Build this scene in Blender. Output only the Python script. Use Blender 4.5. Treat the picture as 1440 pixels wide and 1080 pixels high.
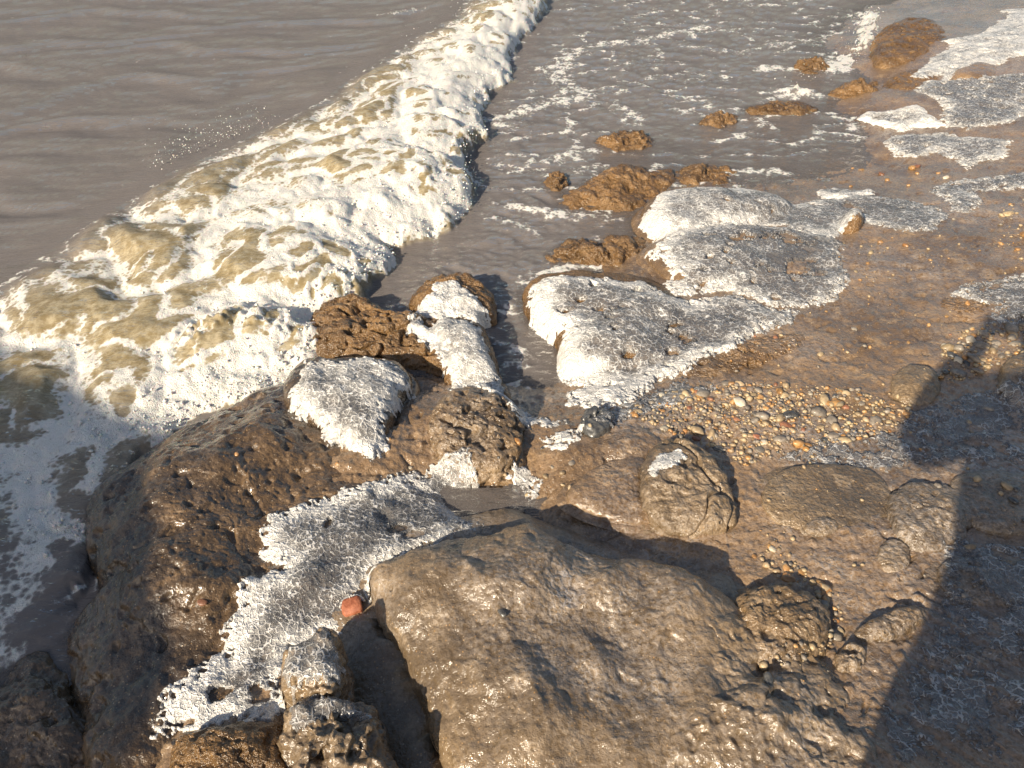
import bpy, math, random
import numpy as np
from mathutils import Vector
R = math.radians
for o in list(bpy.data.objects): bpy.data.objects.remove(o)
sc = bpy.context.scene
COL = sc.collection
random.seed(7); rng = np.random.default_rng(11)

# ------------------------------------------------------------------ camera, sky, sun, exposure
CAM_H, PITCH, F = 1.6, R(38), 1082.0
cam = bpy.data.cameras.new('camera'); camo = bpy.data.objects.new('camera', cam); COL.objects.link(camo)
cam.sensor_width = 36; cam.lens = 36*F/1440; cam.clip_start = 0.03; cam.clip_end = 2000
camo.location = (0, 0, CAM_H); camo.rotation_euler = (R(90)-PITCH, 0, 0)
sc.camera = camo
SUN_AZ, SUN_EL = 36.0, 27.0            # degrees: shadows fall SUN_AZ to the right of straight ahead
w = bpy.data.worlds.new('World'); sc.world = w; w.use_nodes = True
wn = w.node_tree; bg = wn.nodes['Background']
sky = wn.nodes.new('ShaderNodeTexSky'); sky.sky_type = 'NISHITA'; sky.sun_disc = False
sky.sun_elevation = R(SUN_EL); sky.sun_rotation = R(180+SUN_AZ); sky.dust_density = 2.0; sky.air_density = 1.0; sky.ozone_density = 1.0
wn.links.new(sky.outputs[0], bg.inputs[0]); bg.inputs[1].default_value = 0.075
sun = bpy.data.lights.new('sun', 'SUN'); suno = bpy.data.objects.new('sun', sun); COL.objects.link(suno)
sun.energy = 5.0; sun.angle = R(0.55); sun.color = (1.0, 0.88, 0.70)
suno.rotation_euler = Vector((math.sin(R(SUN_AZ))*math.cos(R(SUN_EL)), math.cos(R(SUN_AZ))*math.cos(R(SUN_EL)), -math.sin(R(SUN_EL)))).to_track_quat('-Z', 'Y').to_euler()
suno.location = (-5, -7, 6)
sc.view_settings.view_transform = 'Standard'; sc.view_settings.look = 'None'
sc.view_settings.exposure = 0.68; sc.view_settings.gamma = 1.0
sc.cycles.max_bounces = 5; sc.cycles.diffuse_bounces = 2; sc.cycles.glossy_bounces = 2; sc.cycles.transparent_max_bounces = 8; sc.cycles.caustics_reflective = False

# ------------------------------------------------------------------ numeric helpers
SP, CP = math.sin(PITCH), math.cos(PITCH)
def up(px, py, z=0.0):
    """photo pixel -> point on the horizontal plane at height z"""
    px = np.asarray(px, float); py = np.asarray(py, float)
    u = (px-720)/F; v = (py-540)/F
    f = CP-v*SP; d = np.maximum(SP+v*CP, 0.05)
    k = (CAM_H-z)/d
    return u*k, f*k
def upp(poly, z=0.0):
    p = np.array(poly, float); x, y = up(p[:, 0], p[:, 1], z)
    return np.stack([x, y], 1)
def ss(a, b, x):
    t = np.clip((x-a)/(b-a), 0, 1); return t*t*(3-2*t)
_ga = np.linspace(0, 2*np.pi, 256, endpoint=False); GX, GY = np.cos(_ga), np.sin(_ga)
_g3 = rng.normal(size=(256, 3)); _g3 /= np.linalg.norm(_g3, axis=1)[:, None]
def hsh(ix, iy, s=0, iz=0):
    n = (ix.astype(np.int64)*374761393 + iy.astype(np.int64)*668265263 + np.int64(s)*974711 + np.asarray(iz, np.int64)*2147483647) & 0xffffffff
    n = ((n ^ (n >> 13))*1274126177) & 0xffffffff
    return (n ^ (n >> 16)) & 0xffffffff
def perlin(x, y, s=0):
    ix = np.floor(x); iy = np.floor(y); fx = x-ix; fy = y-iy
    ix = ix.astype(np.int64); iy = iy.astype(np.int64)
    def g(a, b):
        h = hsh(ix+a, iy+b, s) & 255
        return GX[h]*(fx-a)+GY[h]*(fy-b)
    wx = fx*fx*fx*(fx*(fx*6-15)+10); wy = fy*fy*fy*(fy*(fy*6-15)+10)
    return ((g(0, 0)*(1-wx)+g(1, 0)*wx)*(1-wy)+(g(0, 1)*(1-wx)+g(1, 1)*wx)*wy)*1.5
def perlin3(x, y, z, s=0):
    ix = np.floor(x); iy = np.floor(y); iz = np.floor(z); fx = x-ix; fy = y-iy; fz = z-iz
    ix = ix.astype(np.int64); iy = iy.astype(np.int64); iz = iz.astype(np.int64)
    def g(a, b, c):
        q = _g3[hsh(ix+a, iy+b, s, iz+c) & 255]
        return q[..., 0]*(fx-a)+q[..., 1]*(fy-b)+q[..., 2]*(fz-c)
    f = lambda t: t*t*t*(t*(t*6-15)+10)
    wx, wy, wz = f(fx), f(fy), f(fz)
    L = lambda a, b, t: a*(1-t)+b*t
    return 1.4*L(L(L(g(0,0,0), g(1,0,0), wx), L(g(0,1,0), g(1,1,0), wx), wy), L(L(g(0,0,1), g(1,0,1), wx), L(g(0,1,1), g(1,1,1), wx), wy), wz)
def fbm(x, y, o=4, s=0, gain=0.5):
    r = 0; a = 1; t = 0
    for i in range(o):
        r = r+a*perlin(x*2**i+i*17.3, y*2**i-i*9.1, s+i*31); t += a; a *= gain
    return r/t
def fbm3(x, y, z, o=4, s=0, gain=0.5):
    r = 0; a = 1; t = 0
    for i in range(o):
        r = r+a*perlin3(x*2**i+i*7.3, y*2**i-i*9.1, z*2**i+i*3.7, s+i*31); t += a; a *= gain
    return r/t
def ridged(x, y, o=3, s=0):
    r = 0; a = 1; t = 0
    for i in range(o):
        r = r+a*(1-np.abs(perlin(x*2**i+i*5.3, y*2**i+i*2.9, s+i*13))*1.6); t += a; a *= 0.5
    return r/t
def voro(x, y, s=0):
    """F1, F2, id of nearest cell"""
    ix = np.floor(x).astype(np.int64); iy = np.floor(y).astype(np.int64)
    f1 = np.full(x.shape, 9.0); f2 = np.full(x.shape, 9.0); cid = np.zeros(x.shape)
    for a in (-1, 0, 1):
        for b in (-1, 0, 1):
            h = hsh(ix+a, iy+b, s)
            px = ix+a+(h & 0xffff)/65535.0; py = iy+b+((h >> 16) & 0xffff)/65535.0
            d = np.hypot(px-x, py-y)
            m = d < f1
            f2 = np.where(m, f1, np.minimum(f2, d)); cid = np.where(m, ((h*48271) & 0xffff)/65535.0, cid); f1 = np.where(m, d, f1)
    return f1, f2, cid
def segdist(P, x, y, closed=True):
    d = np.full(x.shape, 1e9); n = len(P)
    for i in range(n if closed else n-1):
        ax, ay = P[i]; bx, by = P[(i+1) % n]; ex, ey = bx-ax, by-ay
        t = np.clip(((x-ax)*ex+(y-ay)*ey)/(ex*ex+ey*ey+1e-12), 0, 1)
        d = np.minimum(d, np.hypot(x-ax-t*ex, y-ay-t*ey))
    return d
def sdf(P, x, y):
    """signed distance, positive inside the polygon"""
    d = segdist(P, x, y); ins = np.zeros(x.shape, bool); n = len(P)
    for i in range(n):
        ax, ay = P[i]; bx, by = P[(i+1) % n]
        c = ((ay > y) != (by > y)) & (x < (bx-ax)*(y-ay)/(by-ay+1e-15)+ax)
        ins ^= c
    return np.where(ins, d, -d)
def smooth_poly(P, k=6):
    P = np.array(P, float); n = len(P); out = []
    for i in range(n):
        a, b, c, d = P[i-1], P[i], P[(i+1) % n], P[(i+2) % n]
        for j in range(k):
            t = j/k
            out.append(0.5*((2*b)+(c-a)*t+(2*a-5*b+4*c-d)*t*t+(3*b-a-3*c+d)*t**3))
    return np.array(out)
def mesh_np(name, V, Q, smooth=True, attrs=None):
    """mesh from numpy verts and quads/tris"""
    me = bpy.data.meshes.new(name); V = np.asarray(V, np.float32); Q = np.asarray(Q, np.int32); k = Q.shape[1]
    me.vertices.add(len(V)); me.vertices.foreach_set('co', V.ravel())
    me.loops.add(Q.size); me.loops.foreach_set('vertex_index', Q.ravel())
    me.polygons.add(len(Q)); me.polygons.foreach_set('loop_start', np.arange(0, Q.size, k, dtype=np.int32))
    me.polygons.foreach_set('loop_total', np.full(len(Q), k, np.int32))
    me.update(calc_edges=True); me.validate()
    if smooth: me.polygons.foreach_set('use_smooth', np.ones(len(me.polygons), bool))
    for an, av in (attrs or {}).items():
        at = me.attributes.new(an, 'FLOAT', 'POINT'); at.data.foreach_set('value', np.asarray(av, np.float32).ravel())
    return me
def grid_faces(n, m, wrap=False):
    i, j = np.meshgrid(np.arange(n-1), np.arange(m if wrap else m-1), indexing='ij')
    j2 = (j+1) % m
    return np.stack([i*m+j, i*m+j2, (i+1)*m+j2, (i+1)*m+j], -1).reshape(-1, 4)
def compact(V, Q, attrs):
    used = np.zeros(len(V), bool); used[Q.ravel()] = True
    mp = np.cumsum(used)-1
    return V[used], mp[Q], {k: np.asarray(a).ravel()[used] for k, a in attrs.items()}
def link(name, me, mat=None, parent=None, label=None, cat=None, group=None, kind=None, loc=None):
    o = bpy.data.objects.new(name, me); COL.objects.link(o)
    if mat and me is not None and not me.materials: me.materials.append(mat)
    if parent: o.parent = parent
    if label: o['label'] = label
    if cat: o['category'] = cat
    if group: o['group'] = group
    if kind: o['kind'] = kind
    if loc is not None: o.location = loc
    return o

# ------------------------------------------------------------------ materials
class NB:
    def __init__(s, name):
        s.m = bpy.data.materials.new(name); s.m.use_nodes = True; s.t = s.m.node_tree; s.t.nodes.clear()
        s.out = s.n('ShaderNodeOutputMaterial'); s.geo = s.n('ShaderNodeNewGeometry')
        s.pos = s.geo.outputs['Position']
    def n(s, typ, **kw):
        nd = s.t.nodes.new(typ)
        for k, v in kw.items(): setattr(nd, k, v)
        return nd
    def set(s, sock, v):
        if isinstance(v, bpy.types.NodeSocket): s.t.links.new(v, sock)
        elif isinstance(v, tuple) and len(v) == 3 and sock.type == 'RGBA': sock.default_value = (*v, 1)
        else: sock.default_value = v
    def noise(s, scale, det=4, rough=0.55, vec=None, dist=0.0):
        nd = s.n('ShaderNodeTexNoise'); s.set(nd.inputs['Vector'], vec or s.pos)
        nd.inputs['Scale'].default_value = scale; nd.inputs['Detail'].default_value = det
        nd.inputs['Roughness'].default_value = rough; nd.inputs['Distortion'].default_value = dist
        return nd.outputs['Fac']
    def vor(s, scale, feature='F1', vec=None, rnd=1.0):
        nd = s.n('ShaderNodeTexVoronoi', feature=feature); s.set(nd.inputs['Vector'], vec or s.pos)
        nd.inputs['Scale'].default_value = scale; nd.inputs['Randomness'].default_value = rnd
        return nd.outputs['Distance']
    def warp(s, scale, amt):
        nd = s.n('ShaderNodeTexNoise'); s.set(nd.inputs['Vector'], s.pos); nd.inputs['Scale'].default_value = scale; nd.inputs['Detail'].default_value = 2
        a = s.n('ShaderNodeVectorMath', operation='SUBTRACT'); s.set(a.inputs[0], nd.outputs['Color']); a.inputs[1].default_value = (.5, .5, .5)
        b = s.n('ShaderNodeVectorMath', operation='SCALE'); s.set(b.inputs[0], a.outputs[0]); b.inputs['Scale'].default_value = amt
        c = s.n('ShaderNodeVectorMath', operation='ADD'); s.set(c.inputs[0], b.outputs[0]); s.set(c.inputs[1], s.pos)
        return c.outputs[0]
    def math(s, op, a, b=0.0, c=0.0, clamp=False):
        nd = s.n('ShaderNodeMath', operation=op); nd.use_clamp = clamp
        s.set(nd.inputs[0], a); s.set(nd.inputs[1], b)
        if op in ('MULTIPLY_ADD', 'SMOOTH_MIN'): s.set(nd.inputs[2], c)
        return nd.outputs[0]
    def step(s, a, b, x, lo=0.0, hi=1.0):
        nd = s.n('ShaderNodeMapRange'); nd.interpolation_type = 'SMOOTHSTEP'
        s.set(nd.inputs['Value'], x); nd.inputs['From Min'].default_value = a; nd.inputs['From Max'].default_value = b
        nd.inputs['To Min'].default_value = lo; nd.inputs['To Max'].default_value = hi
        return nd.outputs[0]
    def mix(s, f, a, b):
        nd = s.n('ShaderNodeMix', data_type='RGBA'); s.set(nd.inputs[0], f); s.set(nd.inputs[6], a); s.set(nd.inputs[7], b)
        return nd.outputs[2]
    def attr(s, name):
        nd = s.n('ShaderNodeAttribute'); nd.attribute_name = name; return nd.outputs['Fac']
    def bump(s, h, dist=0.01, strength=1.0, nrm=None):
        nd = s.n('ShaderNodeBump'); s.set(nd.inputs['Height'], h); nd.inputs['Distance'].default_value = dist; nd.inputs['Strength'].default_value = strength
        if nrm is not None: s.set(nd.inputs['Normal'], nrm)
        return nd.outputs[0]
    def bsdf(s, **kw):
        nd = s.n('ShaderNodeBsdfPrincipled')
        for k, v in kw.items(): s.set(nd.inputs[k.replace('_', ' ')], v)
        return nd
    def mixs(s, f, a, b):
        nd = s.n('ShaderNodeMixShader'); s.set(nd.inputs[0], f); s.t.links.new(a, nd.inputs[1]); s.t.links.new(b, nd.inputs[2]); return nd.outputs[0]
    def fin(s, sh): s.t.links.new(sh, s.out.inputs['Surface']); return s.m

def mat_mud(name, dark, mid, light, rough=(.22, .6), pit=1.0, bumpd=.006, frostc=(.37, .33, .30), glaze=.0):
    b = NB(name)
    n1 = b.noise(2.3, 3, .6); n2 = b.noise(14, 4, .65); n3 = b.noise(80, 3, .7)
    c = b.mix(b.step(.38, .62, n1), dark, mid)
    c = b.mix(b.math('MULTIPLY', b.step(.48, .70, n2), .7), c, light)
    c = b.mix(b.math('MULTIPLY', b.step(.52, .36, n3), .55), c, dark)
    gr = b.n('ShaderNodeTexVoronoi'); b.set(gr.inputs['Vector'], b.pos); gr.inputs['Scale'].default_value = 150   # grit: pale and orange grains
    sep = b.n('ShaderNodeSeparateColor'); b.set(sep.inputs[0], gr.outputs['Color'])
    grain = b.math('MULTIPLY', b.step(.36, .2, gr.outputs['Distance']), b.step(.78, .85, sep.outputs[0]))
    c = b.mix(b.math('MULTIPLY', grain, .7), c, b.mix(sep.outputs[1], (.40, .21, .06), (.42, .35, .25)))
    fr = b.attr('frost')
    e = b.vor(60, 'DISTANCE_TO_EDGE', b.warp(30, .03))
    lace = b.math('MULTIPLY', b.step(.11, .01, e), b.step(.45, .62, n2))
    ff = b.math('MULTIPLY', fr, b.math('ADD', b.math('MULTIPLY', b.step(.36, .60, n3), .50), b.math('MULTIPLY', lace, .8)), clamp=True)
    c = b.mix(ff, c, frostc)
    pits = b.math('MULTIPLY', b.math('MULTIPLY', b.step(.30, .08, b.vor(46)), b.step(.56, .66, n2)), pit)
    c = b.mix(b.math('MULTIPLY', pits, .6), c, dark)
    h = b.math('ADD', b.math('MULTIPLY', n2, 1.0), b.math('MULTIPLY', n3, 1.25))
    h = b.math('SUBTRACT', h, b.math('MULTIPLY', pits, .8))
    rg = b.step(.38, .66, n2, rough[0], rough[1])
    bp = b.bump(h, bumpd, 1.0)
    p = b.bsdf(Base_Color=c, Roughness=rg, Normal=bp, Specular_IOR_Level=.5, Coat_Weight=b.math('ADD', b.math('MULTIPLY', fr, .4), glaze+.35, clamp=True), Coat_Roughness=.14, Coat_IOR=1.38)
    b.set(p.inputs['Coat Normal'], b.bump(n2, bumpd*.8, 1.0) if glaze > .2 else bp)
    return b.fin(p.outputs[0])
M = {}
M['ground'] = mat_mud('wet_mud', (.13, .080, .041), (.27, .170, .088), (.37, .245, .13), (.07, .32), bumpd=.004, glaze=.18)
M['rock'] = mat_mud('clay_rock', (.085, .054, .026), (.21, .132, .062), (.31, .205, .10), (.18, .5), bumpd=.006)
M['glazed'] = mat_mud('glazed_clay_rock', (.11, .074, .040), (.22, .150, .082), (.31, .22, .13), (.2, .5), bumpd=.0034, glaze=.15)
M['orange'] = mat_mud('wet_orange_clay', (.11, .06, .022), (.21, .115, .042), (.3, .175, .07), (.14, .4), bumpd=.01)
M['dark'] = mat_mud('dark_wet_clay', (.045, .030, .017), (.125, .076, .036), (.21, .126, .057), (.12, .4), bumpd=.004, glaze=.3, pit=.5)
M['grey'] = mat_mud('grey_frosted_rock', (.10, .067, .036), (.225, .152, .08), (.32, .225, .13), (.2, .5), bumpd=.006, glaze=.1)

def mat_ice(name, white=(.78, .745, .69), cell=44, line=.85, rough=.32):
    b = NB(name)
    wv = b.warp(38, .03)
    e1 = b.vor(cell, 'DISTANCE_TO_EDGE', wv); e2 = b.vor(cell*2.6, 'DISTANCE_TO_EDGE', wv)
    wa = b.attr('white')
    n = b.noise(34, 4, .72); ng = b.noise(150, 3, .7)
    l1 = b.math('MULTIPLY', b.step(.12, .02, e1), b.step(.30, .5, n)); l2 = b.step(.16, .02, e2)
    ln = b.math('MAXIMUM', l1, b.math('MULTIPLY', l2, .30))
    f = b.math('ADD', b.math('MULTIPLY', b.math('SUBTRACT', n, .5), .8), wa)
    f = b.math('ADD', f, b.math('MULTIPLY', b.math('SUBTRACT', ng, .5), .18))
    f = b.math('MULTIPLY', b.step(.12, 1.0, f), .86)
    f = b.math('ADD', f, b.math('MULTIPLY', b.math('MULTIPLY', ln, line*.85), b.step(-.1, .15, wa)), clamp=True)
    f = b.math('MAXIMUM', f, .20)                     # clouded even where it is clear
    h = b.math('ADD', b.math('MULTIPLY', ln, .55), b.math('ADD', b.math('MULTIPLY', n, 1.2), b.math('MULTIPLY', ng, .12)))
    bp = b.bump(h, .006, 1.0)
    sn = b.bsdf(Base_Color=b.mix(b.step(.2, 1.0, b.math('ADD', wa, b.math('MULTIPLY', n, .5))), (.54, .52, .505), white), Roughness=rough, Normal=bp, Coat_Weight=.3, Coat_Roughness=.12, Coat_IOR=1.31)
    tr = b.n('ShaderNodeBsdfTransparent'); tr.inputs[0].default_value = (.90, .88, .86, 1)
    gl = b.n('ShaderNodeBsdfGlossy'); gl.inputs['Roughness'].default_value = .16; b.set(gl.inputs['Normal'], bp)
    fz = b.n('ShaderNodeFresnel'); fz.inputs[0].default_value = 1.31; b.set(fz.inputs['Normal'], bp)
    clear = b.mixs(b.math('ADD', fz.outputs[0], .03), tr.outputs[0], gl.outputs[0])
    return b.fin(b.mixs(f, clear, sn.outputs[0]))
M['ice'] = mat_ice('rime_ice')
M['ice_fine'] = mat_ice('rime_ice_fine', cell=52, line=1.0)

def mat_sea():
    b = NB('muddy_sea_water')
    foam = b.attr('foam'); gold = b.attr('gold'); dep = b.attr('depth')
    n1 = b.noise(1.1, 4, .6); n2 = b.noise(55, 5, .7); n3 = b.noise(190, 3, .65)
    bub = b.vor(120, 'F1', b.warp(40, .02)); bub2 = b.vor(300)
    body = b.mix(n1, (.155, .136, .125), (.212, .182, .162))
    body = b.mix(gold, body, b.mix(b.step(.38, .66, b.noise(24, 5, .72)), b.mix(b.noise(5, 3, .6), (.23, .17, .085), (.40, .305, .15)), (.55, .46, .30)))  # wave tone: aerated water plus sunlit glow put into the colour
    wv = b.warp(14, .05); wv2 = b.warp(40, .02)
    la = b.vor(17, 'SMOOTH_F1', wv); lb = b.vor(52, 'F1', wv2)                 # bubble rafts: holes of two sizes
    net = b.math('ADD', b.math('MULTIPLY', la, .62), b.math('MULTIPLY', lb, .5))
    ff = b.math('ADD', foam, b.math('MULTIPLY', b.math('SUBTRACT', n2, .5), .55))
    ff = b.math('ADD', ff, b.math('MULTIPLY', b.math('SUBTRACT', net, .5), 1.15))
    ff = b.math('ADD', b.math('MULTIPLY', b.step(.40, .72, ff), .8), b.math('MULTIPLY', b.step(.2, .9, ff), .2))
    sp = b.math('MULTIPLY', b.math('MULTIPLY', b.step(.22, .10, bub), b.step(.52, .64, n2)), b.step(.08, .3, foam))
    ff = b.math('MAXIMUM', ff, b.math('MULTIPLY', sp, .8))
    # ripples
    rp = b.n('ShaderNodeMapping'); b.set(rp.inputs['Vector'], b.pos); rp.inputs['Rotation'].default_value = (0, 0, R(-14)); rp.inputs['Scale'].default_value = (.34, 1, 1)
    h = b.math('ADD', b.math('MULTIPLY', b.noise(34, 4, .65, rp.outputs[0], .3), 1.1), b.math('MULTIPLY', b.noise(9, 3, .5, rp.outputs[0], .2), 1.4))
    bw = b.bump(h, .022, 1.0)
    hf = b.math('ADD', b.math('MULTIPLY', n2, 1.2), b.math('ADD', b.math('MULTIPLY', n3, .7), b.math('MULTIPLY', bub2, .25)))
    bf = b.bump(hf, .006, 1.0)
    muddy = b.n('ShaderNodeBsdfDiffuse'); b.set(muddy.inputs[0], body); pass
    trl = b.n('ShaderNodeBsdfTranslucent'); b.set(trl.inputs[0], body); pass
    tr = b.n('ShaderNodeBsdfTransparent'); tr.inputs[0].default_value = (.93, .88, .8, 1)
    df = b.step(-.005, .05, b.math('ADD', dep, b.math('MULTIPLY', gold, .1)), .62, .97)
    under = b.mixs(df, tr.outputs[0], b.mixs(b.math('MULTIPLY', gold, .2), muddy.outputs[0], trl.outputs[0]))
    gl = b.n('ShaderNodeBsdfGlossy'); gl.inputs['Roughness'].default_value = .04; b.set(gl.inputs['Normal'], bw)
    fz = b.n('ShaderNodeFresnel'); fz.inputs[0].default_value = 1.34; b.set(fz.inputs['Normal'], bw)
    water = b.mixs(b.math('MULTIPLY', fz.outputs[0], b.math('SUBTRACT', 1.0, b.math('MULTIPLY', gold, .15))), under, gl.outputs[0])
    fo = b.bsdf(Base_Color=b.mix(b.noise(30, 3), (.72, .68, .59), (.84, .81, .75)), Roughness=.5, Normal=bf, Subsurface_Weight=.2, Subsurface_Scale=.012)
    return b.fin(b.mixs(ff, water, fo.outputs[0]))
M['sea'] = mat_sea()
def mat_foam():
    b = NB('foam_froth')
    bf = b.bump(b.math('ADD', b.noise(120, 4, .7), b.math('MULTIPLY', b.vor(260), .4)), .006, 1.0)
    p = b.bsdf(Base_Color=b.mix(b.noise(40, 3), (.72, .69, .62), (.84, .82, .78)), Roughness=.5, Normal=bf, Subsurface_Weight=.25, Subsurface_Scale=.01)
    return b.fin(p.outputs[0])
M['foam'] = mat_foam()
def mat_stone(name, a, c, rough=.35, coat=.35):
    b = NB(name)
    o = b.n('ShaderNodeObjectInfo')
    n = b.noise(60, 5, .65); n2 = b.noise(16, 3)
    col = b.mix(b.step(.35, .66, n), a, c)
    hs = b.n('ShaderNodeHueSaturation'); b.set(hs.inputs['Color'], col)
    b.set(hs.inputs['Value'], b.math('ADD', b.math('MULTIPLY', o.outputs['Random'], .55), .72)); b.set(hs.inputs['Hue'], b.math('ADD', b.math('MULTIPLY', n2, .03), .485))
    p = b.bsdf(Base_Color=hs.outputs[0], Roughness=rough, Normal=b.bump(b.math('ADD', n, b.math('MULTIPLY', b.noise(260, 3), .3)), .003), Coat_Weight=coat, Coat_Roughness=.15)
    return b.fin(p.outputs[0])
STONE = {
 'amber': mat_stone('amber_flint', (.27, .13, .04), (.42, .245, .10)),
 'tan': mat_stone('tan_pebble', (.27, .19, .105), (.42, .32, .19), .45, .2),
 'grey': mat_stone('grey_pebble', (.15, .125, .10), (.28, .235, .18), .5, .2),
 'dark': mat_stone('dark_flint', (.035, .035, .036), (.10, .095, .085), .25, .5),
 'white': mat_stone('white_pebble', (.40, .34, .25), (.55, .48, .37), .45, .2),
 'rust': mat_stone('rust_pebble', (.20, .08, .04), (.30, .14, .075), .4, .3),
}

# ------------------------------------------------------------------ ground (one sheet, world polar grid)
SEA = -0.085
CTRL = [(1300,400,.02),(1440,300,.05),(1440,150,.03),(1440,600,.06),(1440,900,.08),(1300,1000,.08),(1200,800,.05),(1100,600,.03),(1000,600,.02),
 (1000,480,.0),(1250,200,-.065),(1190,185,-.10),(1170,220,-.098),(1205,120,-.105),(1225,225,-.088),(1200,255,-.075),(1100,240,-.10),(1000,235,-.11),(1100,150,-.12),(1000,100,-.16),(900,150,-.16),(900,50,-.24),(600,150,-.35),(300,100,-.5),(0,0,-.6),(0,400,-.45),
 (100,600,-.40),(30,900,-.34),(705,400,-.16),(720,460,-.15),(745,520,-.12),(770,550,-.08),(800,580,-.02),(700,330,-.2),(560,370,-.2),(860,250,-.10),(850,345,-.10),(900,400,-.04),(880,195,-.11),
 (500,640,.03),(650,600,.02),(800,640,.02),(700,690,-.05),(650,685,-.05),(760,700,-.03),(560,1000,.0),(500,900,-.01),(530,950,-.03),(620,1080,.0),(330,1040,.03),(1110,1000,.085),(1180,1080,.10),(1240,1040,.095),(1130,900,.055),(1000,900,.03),(850,600,.02),
 (1200,330,.0),(1050,350,.0),(1150,450,.005),(1300,290,.02),(1280,130,.0),(1340,60,.04),(1440,30,.06),(580,520,-.10),(470,490,-.12),(600,530,-.06),(790,450,-.06)]
CW = [(0,-2.5,.15),(3,0,.2),(4,3,.2),(6,7,.2),(-2,-2,.1),(-5,-5,.2),(0,14,-1.2),(-6,3,-1.1),(-7,9,-1.5),(-2.5,.6,-.4),(-1.6,.3,-.25),(0,0,.06),(.8,.2,.09),(8,14,-.2),(10,4,.4),(-12,0,-1.6),(0,30,-3),(-20,20,-3),(20,20,.3),(0,-20,1.0),(20,-10,1.0),(-20,-12,.8)]
_P = []
for a, b_, z in CTRL:
    x, y = up(a, b_, z); _P.append((float(x), float(y), z))
_P = np.array(_P+CW)
_K = np.sqrt(((_P[:, None, :2]-_P[None, :, :2])**2).sum(-1)+.05**2)
_w = np.linalg.solve(np.block([[_K, np.ones((len(_P), 1))], [np.ones((1, len(_P))), np.zeros((1, 1))]]), np.append(_P[:, 2], 0))
def ground_z(x, y):
    sh = x.shape; x = x.ravel(); y = y.ravel(); z = np.full(x.shape, _w[-1])
    for i in range(len(_P)):
        z += _w[i]*np.sqrt((x-_P[i, 0])**2+(y-_P[i, 1])**2+.05**2)
    n = fbm(x*2.2, y*2.2, 3, 1)*.016 + fbm(x*9, y*9, 3, 5)*.007
    b = ridged(x*7+.6*perlin(x*5, y*5, 77), y*9, 2, 9)
    n += (b-.55)*.005 + fbm(x*34, y*34, 3, 21)*.0042 + (.0035*ss(.1, .5, fbm(x*70, y*70, 2, 25)))
    f1, f2, cid = voro(x*26, y*26, 3)
    n += np.where(cid > .72, ss(.5, .1, f1)*.006*cid, 0)            # half-buried grit lumps
    f1, f2, cid = voro(x*15+2*perlin(x*9, y*9, 3), y*15, 8)
    n -= np.where(cid > .8, ss(.42, .15, f1)*.008, 0)               # small erosion pits
    far = ss(14, 8, np.hypot(x, y))
    return (z+n*far).reshape(sh)
FROST = [([(800,610),(870,560),(960,515),(1060,520),(1250,600),(1300,570),(1440,540),(1500,540),(1500,720),(1350,680),(1250,650),(1100,650),(1050,640),(920,600)], .75, .08),
 ([(1050,640),(1250,650),(1440,690),(1500,1100),(1150,1100),(1180,900),(1060,760)], .55, .15),
 ([(1000,330),(1200,320),(1300,360),(1440,330),(1440,470),(1340,410),(1150,450),(1000,520),(860,560)], .3, .1),
 ([(640,800),(800,770),(900,790),(1000,850),(1020,1000),(900,1080),(750,1000),(640,900)], .55, .12),
 ([(775,810),(830,815),(850,850),(830,885),(790,870),(765,840)], 1.0, .06),
 ([(480,680),(640,650),(740,740),(560,790),(440,800)], .6, .08),
 ([(800,690),(900,640),(1040,640),(1040,740),(850,740)], .5, .06)]
_FP = [(upp(p, .06), a, wd) for p, a, wd in FROST]
def frost_at(x, y):
    sh = x.shape; x = x.ravel(); y = y.ravel(); f = .12+.45*ss(-.1, .4, fbm(x*1.7, y*1.7, 3, 44))
    near = np.hypot(x, y) < 9
    for P, a, wd in _FP:
        g = np.zeros(x.shape); g[near] = a*ss(-wd, wd, sdf(P, x[near], y[near])+.05*fbm(x[near]*6, y[near]*6, 2, 8)); f = np.maximum(f, g)
    return np.clip(f, 0, 1).reshape(sh)
def polar(nth, nr, thmax=42, r0=.45, r1=9.5):
    a = np.linspace(-thmax, thmax, nth); b = np.linspace(thmax, 360-thmax, 92)[1:-1]
    th = np.radians(np.concatenate([a, b]))
    al = np.linspace(math.atan2(CAM_H, r0), math.atan2(CAM_H, r1), nr)
    r = np.concatenate([np.linspace(.01, r0, 8)[:-1], CAM_H/np.tan(al), np.geomspace(r1, 600, 50)[1:]])
    rr, tt = np.meshgrid(r, th, indexing='ij')
    return rr*np.sin(tt), rr*np.cos(tt)
GXX, GYY = polar(680, 640)
gz = ground_z(GXX, GYY)
V = np.stack([GXX, GYY, gz], -1).reshape(-1, 3)
Q = grid_faces(*GXX.shape, wrap=True)
land = ss(SEA-.02, SEA+.05, gz)
me = mesh_np('ground', V, Q, attrs={'frost': frost_at(GXX, GYY)*land})
link('ground', me, M['ground'], kind='structure')

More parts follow.
